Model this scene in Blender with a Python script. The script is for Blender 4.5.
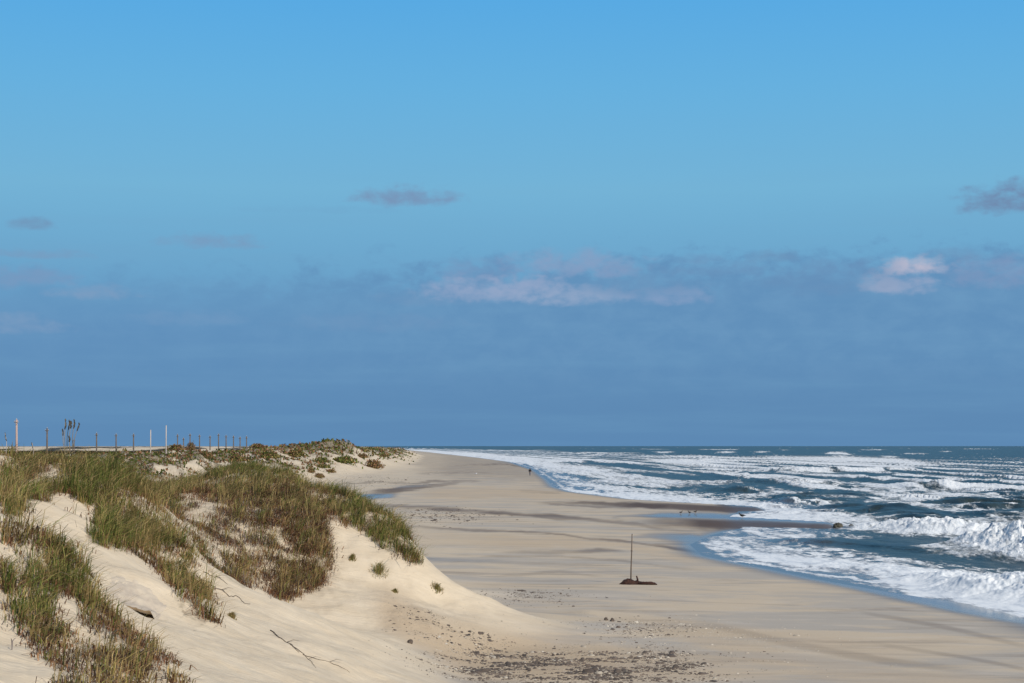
import bpy, math, random
import numpy as np

# ------------------------------------------------------------------ basics
for o in list(bpy.data.objects):
    bpy.data.objects.remove(o, do_unlink=True)
scene = bpy.context.scene
COL = scene.collection
random.seed(7)
R = np.random.RandomState(11)
F = 1707.0          # focal length expressed in picture units (60 mm lens)
H = 7.8             # eye height above the sea
HOR = 446.0         # row of the horizon

# ------------------------------------------------------------------ camera
cam = bpy.data.cameras.new('camera')
cam.lens = 60.0
cam.sensor_width = 36.0
cam.shift_y = (HOR - 341.5) / 1024.0
cam.clip_start = 0.5
cam.clip_end = 90000.0
camo = bpy.data.objects.new('camera', cam)
camo.location = (0, 0, H)
camo.rotation_euler = (math.radians(90), 0, 0)
COL.objects.link(camo)
scene.camera = camo

# ------------------------------------------------------------------ light
SUN_EL = math.radians(36)
SUN_AZ = math.radians(140)          # clockwise from +Y (the view direction)
sd = (math.sin(SUN_AZ) * math.cos(SUN_EL), math.cos(SUN_AZ) * math.cos(SUN_EL), math.sin(SUN_EL))
sun = bpy.data.lights.new('sun', 'SUN')
sun.energy = 3.9
sun.angle = math.radians(0.53)
sun.color = (1.0, 0.93, 0.83)
suno = bpy.data.objects.new('sun', sun)
from mathutils import Vector, Matrix
suno.rotation_euler = Vector(sd).to_track_quat('Z', 'Y').to_euler()
suno.location = (60, -60, 80)
COL.objects.link(suno)
scene.view_settings.view_transform = 'Standard'
scene.view_settings.look = 'None'
scene.view_settings.exposure = 0.0
scene.view_settings.gamma = 1.0
scene.view_settings.use_curve_mapping = False


class NT:
    """small helper to write node trees as expressions"""
    def __init__(s, tree):
        s.t = tree
        for n in list(tree.nodes):
            tree.nodes.remove(n)

    def n(s, kind, **kw):
        nd = s.t.nodes.new(kind)
        for k, v in kw.items():
            setattr(nd, k, v)
        return nd

    def put(s, sock, v):
        if isinstance(v, bpy.types.NodeSocket):
            s.t.links.new(v, sock)
        else:
            if sock.type == 'RGBA' and len(v) == 3:
                v = (*v, 1)
            sock.default_value = v

    def m(s, op, a, b=0.0, c=0.0, clamp=False):
        nd = s.n('ShaderNodeMath', operation=op, use_clamp=clamp)
        s.put(nd.inputs[0], a); s.put(nd.inputs[1], b); s.put(nd.inputs[2], c)
        return nd.outputs[0]

    def vec(s, x, y, z):
        nd = s.n('ShaderNodeCombineXYZ')
        s.put(nd.inputs[0], x); s.put(nd.inputs[1], y); s.put(nd.inputs[2], z)
        return nd.outputs[0]

    def noise(s, v, scale, detail=4, rough=0.55, dist=0.0):
        nd = s.n('ShaderNodeTexNoise')
        s.put(nd.inputs['Vector'], v)
        nd.inputs['Scale'].default_value = scale
        nd.inputs['Detail'].default_value = detail
        nd.inputs['Roughness'].default_value = rough
        nd.inputs['Distortion'].default_value = dist
        return nd.outputs[0]

    def mix(s, f, a, b, blend='MIX'):
        nd = s.n('ShaderNodeMix', data_type='RGBA', blend_type=blend)
        s.put(nd.inputs[0], f); s.put(nd.inputs[6], a); s.put(nd.inputs[7], b)
        return nd.outputs[2]

    def step(s, v, a, b, lo=0.0, hi=1.0):
        nd = s.n('ShaderNodeMapRange', interpolation_type='SMOOTHSTEP')
        s.put(nd.inputs[0], v)
        nd.inputs[1].default_value = a; nd.inputs[2].default_value = b
        nd.inputs[3].default_value = lo; nd.inputs[4].default_value = hi
        return nd.outputs[0]

    def ramp(s, v, stops, interp='LINEAR'):
        nd = s.n('ShaderNodeValToRGB')
        nd.color_ramp.interpolation = interp
        e = nd.color_ramp.elements
        while len(e) > 1:
            e.remove(e[-1])
        e[0].position = stops[0][0]; e[0].color = (*stops[0][1], 1)
        for p, c in stops[1:]:
            q = e.new(p); q.color = (*c, 1)
        s.put(nd.inputs[0], v)
        return nd.outputs[0]

    def attr(s, name):
        return s.n('ShaderNodeAttribute', attribute_name=name)


# ------------------------------------------------------------------ sky
world = bpy.data.worlds.new('World')
scene.world = world
world.use_nodes = True
w = NT(world.node_tree)
tc = w.n('ShaderNodeTexCoord')
sep = w.n('ShaderNodeSeparateXYZ')
w.put(sep.inputs[0], tc.outputs['Generated'])
el = w.m('ARCSINE', sep.outputs[2])
az = w.m('ARCTAN2', sep.outputs[0], sep.outputs[1])
sky = w.n('ShaderNodeTexSky', sky_type='NISHITA')
sky.sun_disc = False
sky.sun_elevation = SUN_EL
sky.sun_rotation = SUN_AZ
sky.air_density = 1.0
sky.dust_density = 0.4
sky.ozone_density = 2.0
nish = w.mix(1.0, sky.outputs[0], (0.10, 0.10, 0.10), 'MULTIPLY')


def E(py):
    return math.atan((HOR - py) / F)


def A(px):
    return math.atan((px - 512) / F)


# the low clear sky: grey blue at the horizon turning azure higher up
t = w.m('DIVIDE', w.m('MAXIMUM', el, 0.0), 0.5)
low = w.ramp(t, [(0.0, (.112, .250, .450)), (E(330) / .5, (.122, .285, .510)), (E(270) / .5, (.150, .375, .600)),
                 (E(190) / .5, (.176, .450, .675)), (E(90) / .5, (.135, .435, .735)), (E(0) / .5, (.100, .400, .762)),
                 (0.75, (.075, .30, .66)), (1.0, (.065, .23, .55))])
base = w.mix(w.step(el, 0.30, 0.75), low, nish)
# cloud bank and small clouds, laid out by direction
dirv = w.vec(w.m('MULTIPLY', az, 21.0), w.m('MULTIPLY', el, 36.0), 0.0)
n1 = w.noise(dirv, 2.2, 5, 0.6, 0.3)
n2 = w.noise(dirv, 6.0, 5, 0.6, 0.2)
n3 = w.noise(w.vec(w.m('MULTIPLY', az, 4.0), w.m('MULTIPLY', el, 60.0), 3.0), 1.6, 4, 0.55)
edge = w.m('ADD', w.m('MULTIPLY', w.m('SUBTRACT', n1, 0.5), 0.060), w.m('MULTIPLY', w.m('SUBTRACT', n2, 0.5), 0.022))
# top of the bank rises to the right
top = w.m('ADD', E(283), w.m('MULTIPLY', w.step(az, -0.25, 0.1), E(262) - E(283)))
bank = w.step(w.m('SUBTRACT', w.m('ADD', el, edge), top), 0.010, -0.016)
bankf = w.m('MULTIPLY', bank, w.step(az, -0.24, 0.02, 0.40, 0.92))
bankc = w.mix(w.step(n1, 0.3, 0.75), (.120, .275, .488), (.142, .305, .515))
bankc = w.mix(w.step(el, E(330), E(430)), bankc, (.112, .250, .452))
colr = w.mix(bankf, base, bankc)
colr = w.mix(w.m('MULTIPLY', w.step(n3, 0.40, 0.80), w.step(el, 0.22, 0.05, 0.0, 0.22)), colr, (.17, .36, .56))
ell = [  # centre x, y, half width, half height, strength, colour
    (405, 199, 52, 13, .95, (.185, .300, .480)), (215, 246, 52, 10, .8, (.190, .330, .520)), (32, 234, 22, 8, .8, (.165, .300, .480)),
    (1016, 212, 52, 20, .95, (.160, .245, .410)), (35, 262, 56, 6, .7, (.190, .330, .520)), (20, 286, 60, 14, .8, (.190, .320, .520)),
    (92, 298, 50, 9, .8, (.210, .340, .530)), (18, 331, 44, 12, .7, (.210, .340, .530)), (575, 266, 72, 16, .85, (.240, .350, .545)),
    (480, 273, 50, 14, .7, (.180, .300, .500)), (500, 292, 80, 16, .9, (.300, .390, .575)), (572, 298, 58, 13, .85, (.290, .390, .570)),
    (672, 298, 46, 12, .75, (.240, .350, .550)), (914, 273, 34, 12, .95, (.50, .49, .61)), (878, 289, 20, 12, .8, (.40, .45, .60)),
    (908, 291, 32, 13, .8, (.34, .41, .58)), (1000, 282, 56, 20, .6, (.230, .320, .510)), (775, 260, 26, 8, .75, (.155, .300, .490)),
    (850, 272, 40, 10, .35, (.150, .280, .480)), (190, 322, 60, 10, .35, (.190, .330, .530)), (720, 272, 60, 10, .5, (.150, .290, .490)),
    (330, 212, 90, 5, .30, (.160, .375, .590)), (455, 296, 34, 9, .7, (.260, .365, .560)), (540, 285, 30, 9, .6, (.270, .370, .560)), (640, 285, 60, 18, .6, (.150, .290, .490)), (830, 285, 70, 22, .55, (.140, .275, .475)), (700, 262, 30, 7, .5, (.160, .310, .510)), (960, 262, 36, 10, .5, (.155, .285, .475)), (610, 275, 26, 7, .6, (.230, .340, .540)), (375, 325, 90, 12, .4, (.170, .305, .505)), (430, 300, 60, 10, .3, (.200, .330, .520)),
]
wob = w.m('ADD', w.m('MULTIPLY', w.m('SUBTRACT', w.noise(dirv, 3.6, 4, 0.5, 0.0), 0.5), 3.4), w.m('MULTIPLY', w.m('SUBTRACT', w.noise(dirv, 9.0, 4, 0.5, 0.0), 0.5), 1.5))
for cx, cy, hw, hh, st, c in ell:
    dx = w.m('DIVIDE', w.m('SUBTRACT', az, A(cx)), hw / F)
    dy = w.m('DIVIDE', w.m('SUBTRACT', el, E(cy)), hh / F)
    # flat undersides: the lower half falls off faster
    dy = w.m('MULTIPLY', dy, w.step(dy, -0.1, 0.1, 1.7, 1.0))
    r = w.m('ADD', w.m('ADD', w.m('MULTIPLY', dx, dx), w.m('MULTIPLY', dy, dy)), wob)
    colr = w.mix(w.step(r, 1.6, -0.7, 0.0, st), colr, c)
bg = w.n('ShaderNodeBackground')
w.put(bg.inputs[0], colr)
bg.inputs[1].default_value = 1.0
out = w.n('ShaderNodeOutputWorld')
w.t.links.new(bg.outputs[0], out.inputs[0])

# ------------------------------------------------------------------ numeric helpers
_P = np.random.RandomState(3).permutation(512)
_G = np.random.RandomState(4).uniform(0, 2 * np.pi, 512)


def perlin(x, y):
    xi = np.floor(x).astype(np.int64); yi = np.floor(y).astype(np.int64)
    fx = x - xi; fy = y - yi

    def g(ix, iy, dx, dy):
        h = _G[_P[(_P[ix & 511] + iy) & 511]]
        return np.cos(h) * dx + np.sin(h) * dy
    u = fx * fx * fx * (fx * (fx * 6 - 15) + 10); v = fy * fy * fy * (fy * (fy * 6 - 15) + 10)
    a = g(xi, yi, fx, fy); b = g(xi + 1, yi, fx - 1, fy)
    c = g(xi, yi + 1, fx, fy - 1); d = g(xi + 1, yi + 1, fx - 1, fy - 1)
    return ((a + (b - a) * u) * (1 - v) + (c + (d - c) * u) * v) * 1.5


def fbm(x, y, o=4, g=0.5):
    s = 0; a = 1.0; t = 0
    for i in range(o):
        s = s + a * perlin(x + 17.3 * i, y - 9.1 * i); t += a
        a *= g; x = x * 2.03; y = y * 2.03
    return s / t * 1.4


def ss(x, a, b):
    t = np.clip((x - a) / (b - a), 0, 1)
    return t * t * (3 - 2 * t)


def stroke(px, py, pts):
    """soft band following (x, y, half height, strength) points"""
    p = np.array(pts, float)
    i = np.argsort(p[:, 0]); p = p[i]
    yc = np.interp(px, p[:, 0], p[:, 1]); hw = np.interp(px, p[:, 0], p[:, 2]); st = np.interp(px, p[:, 0], p[:, 3])
    L = max(6.0, (p[-1, 0] - p[0, 0]) * 0.10)
    e = ss(px, p[0, 0] - L, p[0, 0] + L) * ss(-px, -p[-1, 0] - L, -p[-1, 0] + L)
    return st * e * np.exp(-((py - yc) / hw) ** 4)


def inpoly(px, py, poly):
    r = np.zeros(px.shape, bool)
    n = len(poly)
    for i in range(n):
        x1, y1 = poly[i]; x2, y2 = poly[(i + 1) % n]
        if y1 == y2:
            continue
        c = ((y1 > py) != (y2 > py)) & (px < (x2 - x1) * (py - y1) / (y2 - y1) + x1)
        r ^= c
    return r


# ------------------------------------------------------------------ terrain shape
SH = np.array([(300, 447.2), (360, 448.0), (392, 449.0), (408, 450), (428, 452), (455, 455), (482, 458), (512, 462), (537, 470), (552, 480),
               (560, 487), (578, 492), (640, 499.5), (735, 505), (748, 512), (735, 520), (755, 528), (722, 536), (704, 545),
               (718, 556), (768, 566), (838, 580), (908, 593), (985, 604), (1034, 614), (1120, 645), (1400, 800)], float)


def shore_x(y):
    """x of the water's edge at distance y"""
    yy = np.maximum(y, 8.0)
    py = HOR + H * F / yy
    return (np.interp(py, SH[:, 1], SH[:, 0]) - 512) / F * yy


TOE = np.array([(0, 40), (40, 0), (90, -7), (120, -15), (200, -27), (320, -35), (520, -36), (780, -40), (1250, -62), (2500, -170), (4000, -330), (8000, -900), (30000, -4500)], float)

CP = [  # (px, py, distance): visible surface of the near dunes
    (0, 683, 27), (100, 683, 29), (170, 683, 31), (230, 683, 33), (290, 683, 38), (360, 683, 45), (430, 682, 51),
    (0, 630, 31), (60, 640, 32), (0, 532, 37), (60, 552, 38), (95, 585, 38), (125, 625, 37), (160, 655, 35), (50, 600, 34),
    (0, 515, 46), (60, 507, 50), (30, 530, 43), (100, 560, 46), (125, 590, 44.5), (115, 618, 42), (160, 618, 42.5), (160, 580, 46), (200, 640, 40), (250, 655, 41), (300, 665, 43),
    (200, 585, 52), (260, 597, 53.5), (320, 615, 55), (370, 641, 54.5), (330, 650, 47), (240, 625, 46.5),
    (0, 456, 62), (40, 461, 62), (80, 462, 62), (112, 471, 63), (150, 502, 59), (180, 547, 54), (205, 598, 49),
    (40, 485, 57), (20, 470, 60), (90, 490, 58), (130, 535, 54), (90, 520, 54),
    (180, 515, 67), (215, 555, 63), (220, 500, 74), (180, 490, 74), (250, 482, 79), (190, 483, 83), (240, 471, 84), (290, 476, 82), (330, 495, 78.5), (360, 501, 76.5), (390, 516, 74), (410, 540, 72),
    (422, 562, 70), (470, 590, 69.5), (540, 617, 71), (300, 515, 72), (300, 560, 68), (260, 588, 64), (300, 595, 64.5), (350, 560, 69), (400, 598, 66), (345, 603, 64),
    (430, 628, 62), (380, 632, 61), (250, 530, 69), (370, 530, 72), (340, 512, 75), (440, 600, 68),
]
WP = [  # (x, y, z): parts that stay out of sight
    (0, 0, 6.0), (-6, 4, 6.0), (8, 2, 5.0), (-14, 10, 5.6), (-8, 16, 4.8), (-25, 10, 5), (-25, 30, 6.2), (-16, 30, 5.0), (0, 12, 4.4), (10, 15, 2.0), (-2, 28, 2.0), (5, 30, .9), (14, 30, .7), (20, 10, 2),
    (-22, 50, 6.5), (-30, 60, 7.0), (-40, 70, 6.5), (-40, 90, 5.5), (-28, 75, 5.6), (-22, 72, 4.8), (-24, 92, 5.6), (-14, 96, 2.8), (-8, 88, 2.2), (-2, 84, .7), (5, 85, .4), (-14, 110, 1.5), (-25, 110, 4.8), (-40, 112, 5.5), (5, 110, .4), (-5, 110, .6),
    (-18, 67.5, 5.0), (-14, 78, 5.6), (-3.9, 77, 1.0), (-6, 84, 1.6), (0, 76, .45), (-7.2, 60, 1.75), (-5, 58.5, 1.35), (-9.5, 59, 2.3), (1.5, 74, .45), (-1.5, 75, .6), (-2.5, 73, 1.1),
]
ZERO = [(2, 50), (4, 60), (7, 70), (8, 55), (14, 60), (20, 50), (12, 80), (25, 80), (25, 110), (15, 100), (3, 76), (30, 30), (40, 60), (45, 100), (-1.3, 56), (-.5, 62)]


def beach_z(x, y):
    s = shore_x(y) - x
    z = np.where(s > 0, .42 * (1 - np.exp(-np.maximum(s, 0) * .045)), np.maximum(.035 * s, -2.0))
    px = x / np.maximum(y, 8) * F + 512
    py = HOR + (H - .1) * F / np.maximum(y, 8)
    for b in BARS:
        m = stroke(px, py, b)
        z = np.where(m > .01, np.maximum(z, -.3 + .62 * np.minimum(m * 1.4, 1)), z)
    return z


BARS = [[(560, 501.5, 2, .6), (600, 503, 2.2, 1), (660, 505, 2.6, 1), (720, 507.5, 2.2, 1), (762, 509.3, 1.6, 1)],
        [(600, 519, 4, .6), (690, 521, 4, 1), (740, 522, 4, 1), (790, 524, 3, 1), (836, 526, 2.2, 1)]]

_c = []
for px, py, d in CP:
    x = (px - 512) / F * d
    z = H - (py - HOR) * d / F
    _c.append((x, d, z - float(beach_z(np.array(x), np.array(float(d))))))
for x, y, z in WP:
    _c.append((x, y, z - float(beach_z(np.array(float(x)), np.array(float(y))))))
for x, y in ZERO:
    _c.append((x, y, -.12))
_c = np.array(_c, float)


def _k(r2):
    return 0.5 * r2 * np.log(r2 + 1e-9)


_n = len(_c)
_D = (_c[:, None, 0] - _c[None, :, 0]) ** 2 + (_c[:, None, 1] - _c[None, :, 1]) ** 2
_M = np.zeros((_n + 3, _n + 3))
_M[:_n, :_n] = _k(_D) + np.eye(_n) * .35
_M[:_n, _n] = 1; _M[:_n, _n + 1] = _c[:, 0]; _M[:_n, _n + 2] = _c[:, 1]
_M[_n:, :_n] = _M[:_n, _n:].T
_W = np.linalg.solve(_M, np.concatenate([_c[:, 2], [0, 0, 0]]))


def tps(x, y):
    sh = x.shape; x = x.ravel(); y = y.ravel()
    o = np.zeros(len(x))
    for i in range(0, len(x), 40000):
        a = x[i:i + 40000]; b = y[i:i + 40000]
        r = (a[:, None] - _c[None, :, 0]) ** 2 + (b[:, None] - _c[None, :, 1]) ** 2
        o[i:i + 40000] = _k(r) @ _W[:_n] + _W[_n] + a * _W[_n + 1] + b * _W[_n + 2]
    return o.reshape(sh)


def height(x, y):
    x = np.asarray(x, float); y = np.asarray(y, float)
    b = beach_z(x, y)
    # far dune belt
    T = np.interp(y, TOE[:, 0], TOE[:, 1]) + 3.5 * fbm(x * 0 + 1.7, y / 25., 3)
    t = T - x
    n = fbm(x / 13., y / 20., 5, .55)
    sc = np.interp(y, [100, 500, 3000], [1, 1, 1.3])
    far = ss(t, 0, 24) * (4.5 + 1.9 * n + .7 * fbm(x / 5.5 + 4, y / 9., 3) + 1.3 * np.abs(fbm(x / 5., y / 7., 3)))
    back = ss(t, 48 * sc, 85 * sc)
    far = far * (1 - back) + back * (.9 + .5 * n)
    far += 3.0 * np.exp(-((x + 57) / 17.) ** 2 - ((y - 560) / 75.) ** 2) * (1 + .4 * n)
    far += 2.0 * np.exp(-((x + 80) / 14.) ** 2 - ((y - 700) / 60.) ** 2) * (1 + .4 * n)
    far += .7 * np.exp(-((x + 48) / 9.) ** 2 - ((y - 480) / 30.) ** 2)
    far += ss(y, 1700, 2100) * ss(-y, -3400, -2700) * ss(-x, 260, 400) * (4.6 + 1.6 * fbm(x / 60., y / 300., 4))
    far += .06 * np.abs(fbm(x / 2., y / 3., 3)) * ss(t, -25, 0)
    far = np.maximum(far, 0)
    wn = 1 - ss(y, 90, 112)
    near = np.zeros_like(far)
    k = wn > 0
    if k.any():
        q = tps(x[k], y[k])
        q = .5 * (q + np.sqrt(q * q + .02)) - .03          # soft floor at the beach
        px = x[k] / np.maximum(y[k], 8) * F + 512
        rough = ss(q, .15, 1.2)
        q = q + rough * (.15 * fbm(x[k] / 3.0, y[k] / 3.0, 3) + .035 * fbm(x[k] / .7, y[k] / .7, 3) + .05 * np.abs(fbm((x[k] + y[k] * .35) / .9, y[k] / 6., 3)))
        near[k] = np.maximum(q, 0)
    z = b + near * wn + far * (1 - wn)
    # low swells of sand and a small hummock on the beach
    z += .035 * fbm(x / 9., y / 14., 3) * ss(shore_x(y) - x, 2, 12)
    z += .10 * np.exp(-((x - 3.3) / .7) ** 2 - ((y - 76.5) / 1.6) ** 2)
    return z


def P(px, py):
    """point of the ground seen at a place in the picture"""
    d = np.exp(np.linspace(math.log(20), math.log(6000), 5000))
    x = (px - 512) / F * d
    zr = H - (py - HOR) / F * d
    k = np.nonzero(height(x, d) >= zr)[0]
    i = k[0] if len(k) else len(d) - 1
    return Vector((x[i], d[i], float(height(x[i:i + 1], d[i:i + 1])[0])))


def proj(x, y, z):
    return x / y * F + 512, HOR - (z - H) / y * F


# ------------------------------------------------------------------ mesh helpers
def mesh_np(name, co, quads, mat, parent=None, smooth=True, tris=None, attrs=None):
    me = bpy.data.meshes.new(name)
    nv = len(co); me.vertices.add(nv)
    me.vertices.foreach_set('co', np.ascontiguousarray(co, np.float32).ravel())
    nq = 0 if quads is None else len(quads); nt = 0 if tris is None else len(tris)
    loops = np.concatenate(([] if nq == 0 else [np.asarray(quads).ravel()]) + ([] if nt == 0 else [np.asarray(tris).ravel()])).astype(np.int32)
    me.loops.add(len(loops)); me.loops.foreach_set('vertex_index', loops)
    me.polygons.add(nq + nt)
    st = np.concatenate([np.arange(nq) * 4, nq * 4 + np.arange(nt) * 3]).astype(np.int32)
    me.polygons.foreach_set('loop_start', st)
    if smooth:
        me.polygons.foreach_set('use_smooth', np.ones(nq + nt, bool))
    for k, v in (attrs or {}).items():
        if v.ndim == 1:
            a = me.attributes.new(k, 'FLOAT', 'POINT'); a.data.foreach_set('value', v.astype(np.float32))
        else:
            a = me.attributes.new(k, 'FLOAT_COLOR', 'POINT')
            a.data.foreach_set('color', np.concatenate([v, np.ones((len(v), 1))], 1).astype(np.float32).ravel())
    me.update(calc_edges=True)
    me.materials.append(mat)
    o = bpy.data.objects.new(name, me)
    COL.objects.link(o)
    if parent:
        o.parent = parent
    return o


def tag(o, label=None, cat=None, group=None, kind=None):
    if label: o['label'] = label
    if cat: o['category'] = cat
    if group: o['group'] = group
    if kind: o['kind'] = kind
    return o


def empty(name, loc, rz=0):
    o = bpy.data.objects.new(name, None)
    o.location = loc; o.rotation_euler = (0, 0, rz); o.empty_display_size = .3
    COL.objects.link(o)
    return o


def tube(path, rad, seg=8, squash=1.0):
    """verts and quads of a tapered tube with closed ends"""
    V = []; Q = []; T3 = []
    pts = [Vector(p) for p in path]
    for i, p in enumerate(pts):
        d = (pts[min(i + 1, len(pts) - 1)] - pts[max(i - 1, 0)]).normalized()
        a = d.orthogonal().normalized(); a = (Vector((0, 0, 1)).cross(d)).normalized() if abs(d.z) < .95 else Vector((1, 0, 0))
        b = d.cross(a).normalized()
        for k in range(seg):
            th = 2 * math.pi * k / seg
            V.append(p + rad[i] * (math.cos(th) * a + squash * math.sin(th) * b))
    n = len(pts)
    for i in range(n - 1):
        for k in range(seg):
            Q.append((i * seg + k, i * seg + (k + 1) % seg, (i + 1) * seg + (k + 1) % seg, (i + 1) * seg + k))
    V += [pts[0], pts[-1]]
    for k in range(seg):
        T3.append((n * seg, (k + 1) % seg, k)); T3.append((n * seg + 1, (n - 1) * seg + k, (n - 1) * seg + (k + 1) % seg))
    return V, Q, T3


class MB:
    def __init__(s): s.v = []; s.q = []; s.t = []

    def add(s, vqt):
        b = len(s.v); v, q, t3 = vqt
        s.v += [tuple(p) for p in v]; s.q += [tuple(i + b for i in f) for f in q]; s.t += [tuple(i + b for i in f) for f in t3]
        return s

    def box(s, c, h):
        b = len(s.v)
        for i in (-1, 1):
            for j in (-1, 1):
                for k in (-1, 1):
                    s.v.append((c[0] + i * h[0], c[1] + j * h[1], c[2] + k * h[2]))
        for f in ((0, 1, 3, 2), (4, 6, 7, 5), (0, 4, 5, 1), (2, 3, 7, 6), (0, 2, 6, 4), (1, 5, 7, 3)):
            s.q.append(tuple(i + b for i in f))
        return s

    def ball(s, c, r, seg=10, ring=7):
        rows = [[(c[0] + r[0] * math.sin(a) * math.cos(b), c[1] + r[1] * math.sin(a) * math.sin(b), c[2] + r[2] * math.cos(a))
                 for b in [2 * math.pi * k / seg for k in range(seg)]] for a in [math.pi * (i + .5) / ring for i in range(ring)]]
        b = len(s.v)
        for rw in rows: s.v += rw
        for i in range(ring - 1):
            for k in range(seg):
                s.q.append((b + i * seg + k, b + (i + 1) * seg + k, b + (i + 1) * seg + (k + 1) % seg, b + i * seg + (k + 1) % seg))
        s.v += [(c[0], c[1], c[2] + r[2]), (c[0], c[1], c[2] - r[2])]
        n = len(s.v)
        for k in range(seg):
            s.t.append((n - 2, b + k, b + (k + 1) % seg)); s.t.append((n - 1, b + (ring - 1) * seg + (k + 1) % seg, b + (ring - 1) * seg + k))
        return s

    def build(s, name, mat, parent=None, smooth=True):
        return mesh_np(name, np.array(s.v), s.q or None, mat, parent, smooth, s.t or None)


# ------------------------------------------------------------------ materials
def material(name):
    m = bpy.data.materials.new(name); m.use_nodes = True
    t = NT(m.node_tree)
    p = t.n('ShaderNodeBsdfPrincipled'); o = t.n('ShaderNodeOutputMaterial')
    t.t.links.new(p.outputs[0], o.inputs[0])
    return m, t, p


def simple(name, c1, c2, scale=6.0, rough=.8, bump=.3, stretch=(1, 1, 1), metal=0.0):
    m, t, p = material(name)
    tc = t.n('ShaderNodeTexCoord'); mp = t.n('ShaderNodeMapping')
    t.put(mp.inputs[0], tc.outputs['Object']); mp.inputs['Scale'].default_value = stretch
    n = t.noise(mp.outputs[0], scale, 5, .6)
    t.put(p.inputs['Base Color'], t.mix(t.step(n, .3, .7), c1, c2))
    p.inputs['Roughness'].default_value = rough
    p.inputs['Metallic'].default_value = metal
    b = t.n('ShaderNodeBump'); b.inputs['Strength'].default_value = bump; b.inputs['Distance'].default_value = .02
    t.put(b.inputs['Height'], n); t.t.links.new(b.outputs[0], p.inputs['Normal'])
    return m


def sand_material():
    m, t, p = material('sand')
    geo = t.n('ShaderNodeNewGeometry'); pos = geo.outputs['Position']
    wet = t.attr('wet').outputs['Fac']; damp = t.attr('damp').outputs['Fac']; dry = t.attr('dry').outputs['Fac']
    warm = t.attr('warm').outputs['Fac']; veg = t.attr('veg').outputs['Fac']; shell = t.attr('shell').outputs['Fac']
    mp = t.n('ShaderNodeMapping'); t.put(mp.inputs[0], pos); mp.inputs['Scale'].default_value = (.38, 1, 1)
    mp4 = t.n('ShaderNodeMapping'); t.put(mp4.inputs[0], pos); mp4.inputs['Scale'].default_value = (.5, 2.6, 1); mp4.inputs['Rotation'].default_value = (0, 0, .5)
    nb = t.noise(mp.outputs[0], .17, 7, .66, .8)
    nm = t.noise(mp.outputs[0], .9, 5, .6)
    nf = t.noise(pos, 9.0, 4, .7)
    mp2 = t.n('ShaderNodeMapping'); t.put(mp2.inputs[0], pos); mp2.inputs['Scale'].default_value = (.25, 1, 1)
    ns = t.noise(mp2.outputs[0], .42, 6, .66, .6)
    # packed beach sand: greyer and pinker tones in patches
    c = t.mix(t.step(nb, .42, .58), (.430, .378, .310), (.550, .446, .318))
    c = t.mix(t.m('MULTIPLY', t.step(ns, .50, .72), .70), c, (.245, .198, .158))
    c = t.mix(t.m('MULTIPLY', t.step(nm, .50, .72), .35), c, (.60, .52, .42))
    c = t.mix(t.m('MULTIPLY', warm, .85), c, (.52, .39, .25))
    dc = t.mix(t.step(nm, .3, .7), (.60, .49, .345), (.66, .55, .40))
    c = t.mix(dry, c, dc)
    c = t.mix(t.m('MULTIPLY', t.step(nf, .52, .75), t.m('ADD', .12, t.m('MULTIPLY', shell, .45))), c, (.20, .16, .12))
    c = t.mix(t.m('MULTIPLY', t.step(nf, .42, .25), t.m('MULTIPLY', shell, .5)), c, (.60, .55, .45))
    c = t.mix(damp, c, (.105, .078, .066))
    vn = t.noise(pos, 1.3, 5, .65)
    vc = t.mix(t.step(vn, .40, .62), (.13, .085, .052), (.075, .075, .030))
    vc = t.mix(t.m('MAXIMUM', t.m('SUBTRACT', veg, 1.0), 0.0), vc, (.040, .038, .028))
    c = t.mix(t.m('MINIMUM', t.m('ADD', t.m('MULTIPLY', t.m('MINIMUM', veg, 1.0), t.step(t.noise(pos, 4.0, 4, .7), .35, .55)), t.m('MAXIMUM', t.m('SUBTRACT', veg, 1.0), 0.0)), 1.0), c, vc)
    c = t.mix(t.m('MULTIPLY', wet, .75), c, (.10, .085, .075))
    t.put(p.inputs['Base Color'], c)
    t.put(p.inputs['Roughness'], t.m('SUBTRACT', .9, t.m('MULTIPLY', wet, .78)))
    t.put(p.inputs['Specular IOR Level'], t.m('ADD', .15, t.m('MULTIPLY', wet, .5)))
    b = t.n('ShaderNodeBump'); b.inputs['Distance'].default_value = .05
    t.put(b.inputs['Strength'], t.m('MULTIPLY', t.m('SUBTRACT', 1.0, wet, clamp=True), .55))
    t.put(b.inputs['Height'], t.m('ADD', t.m('MULTIPLY', nf, .5), t.m('ADD', t.m('ADD', t.noise(mp2.outputs[0], 3.5, 4, .6), t.m('MULTIPLY', dry, t.m('MULTIPLY', t.noise(mp4.outputs[0], 2.4, 3, .55, .5), 1.4))), t.m('MULTIPLY', t.m('MULTIPLY', shell, nf), 2.0))))
    t.t.links.new(b.outputs[0], p.inputs['Normal'])
    return m


# ------------------------------------------------------------------ ground sheet
def grid(u, d, off):
    U, D = np.meshgrid(u, d)
    X = U * (D + off)
    return X, D


def grid_quads(nr, nc):
    i = np.arange(nr - 1)[:, None] * nc + np.arange(nc - 1)[None, :]
    return np.stack([i, i + 1, i + nc + 1, i + nc], -1).reshape(-1, 4)


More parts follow.
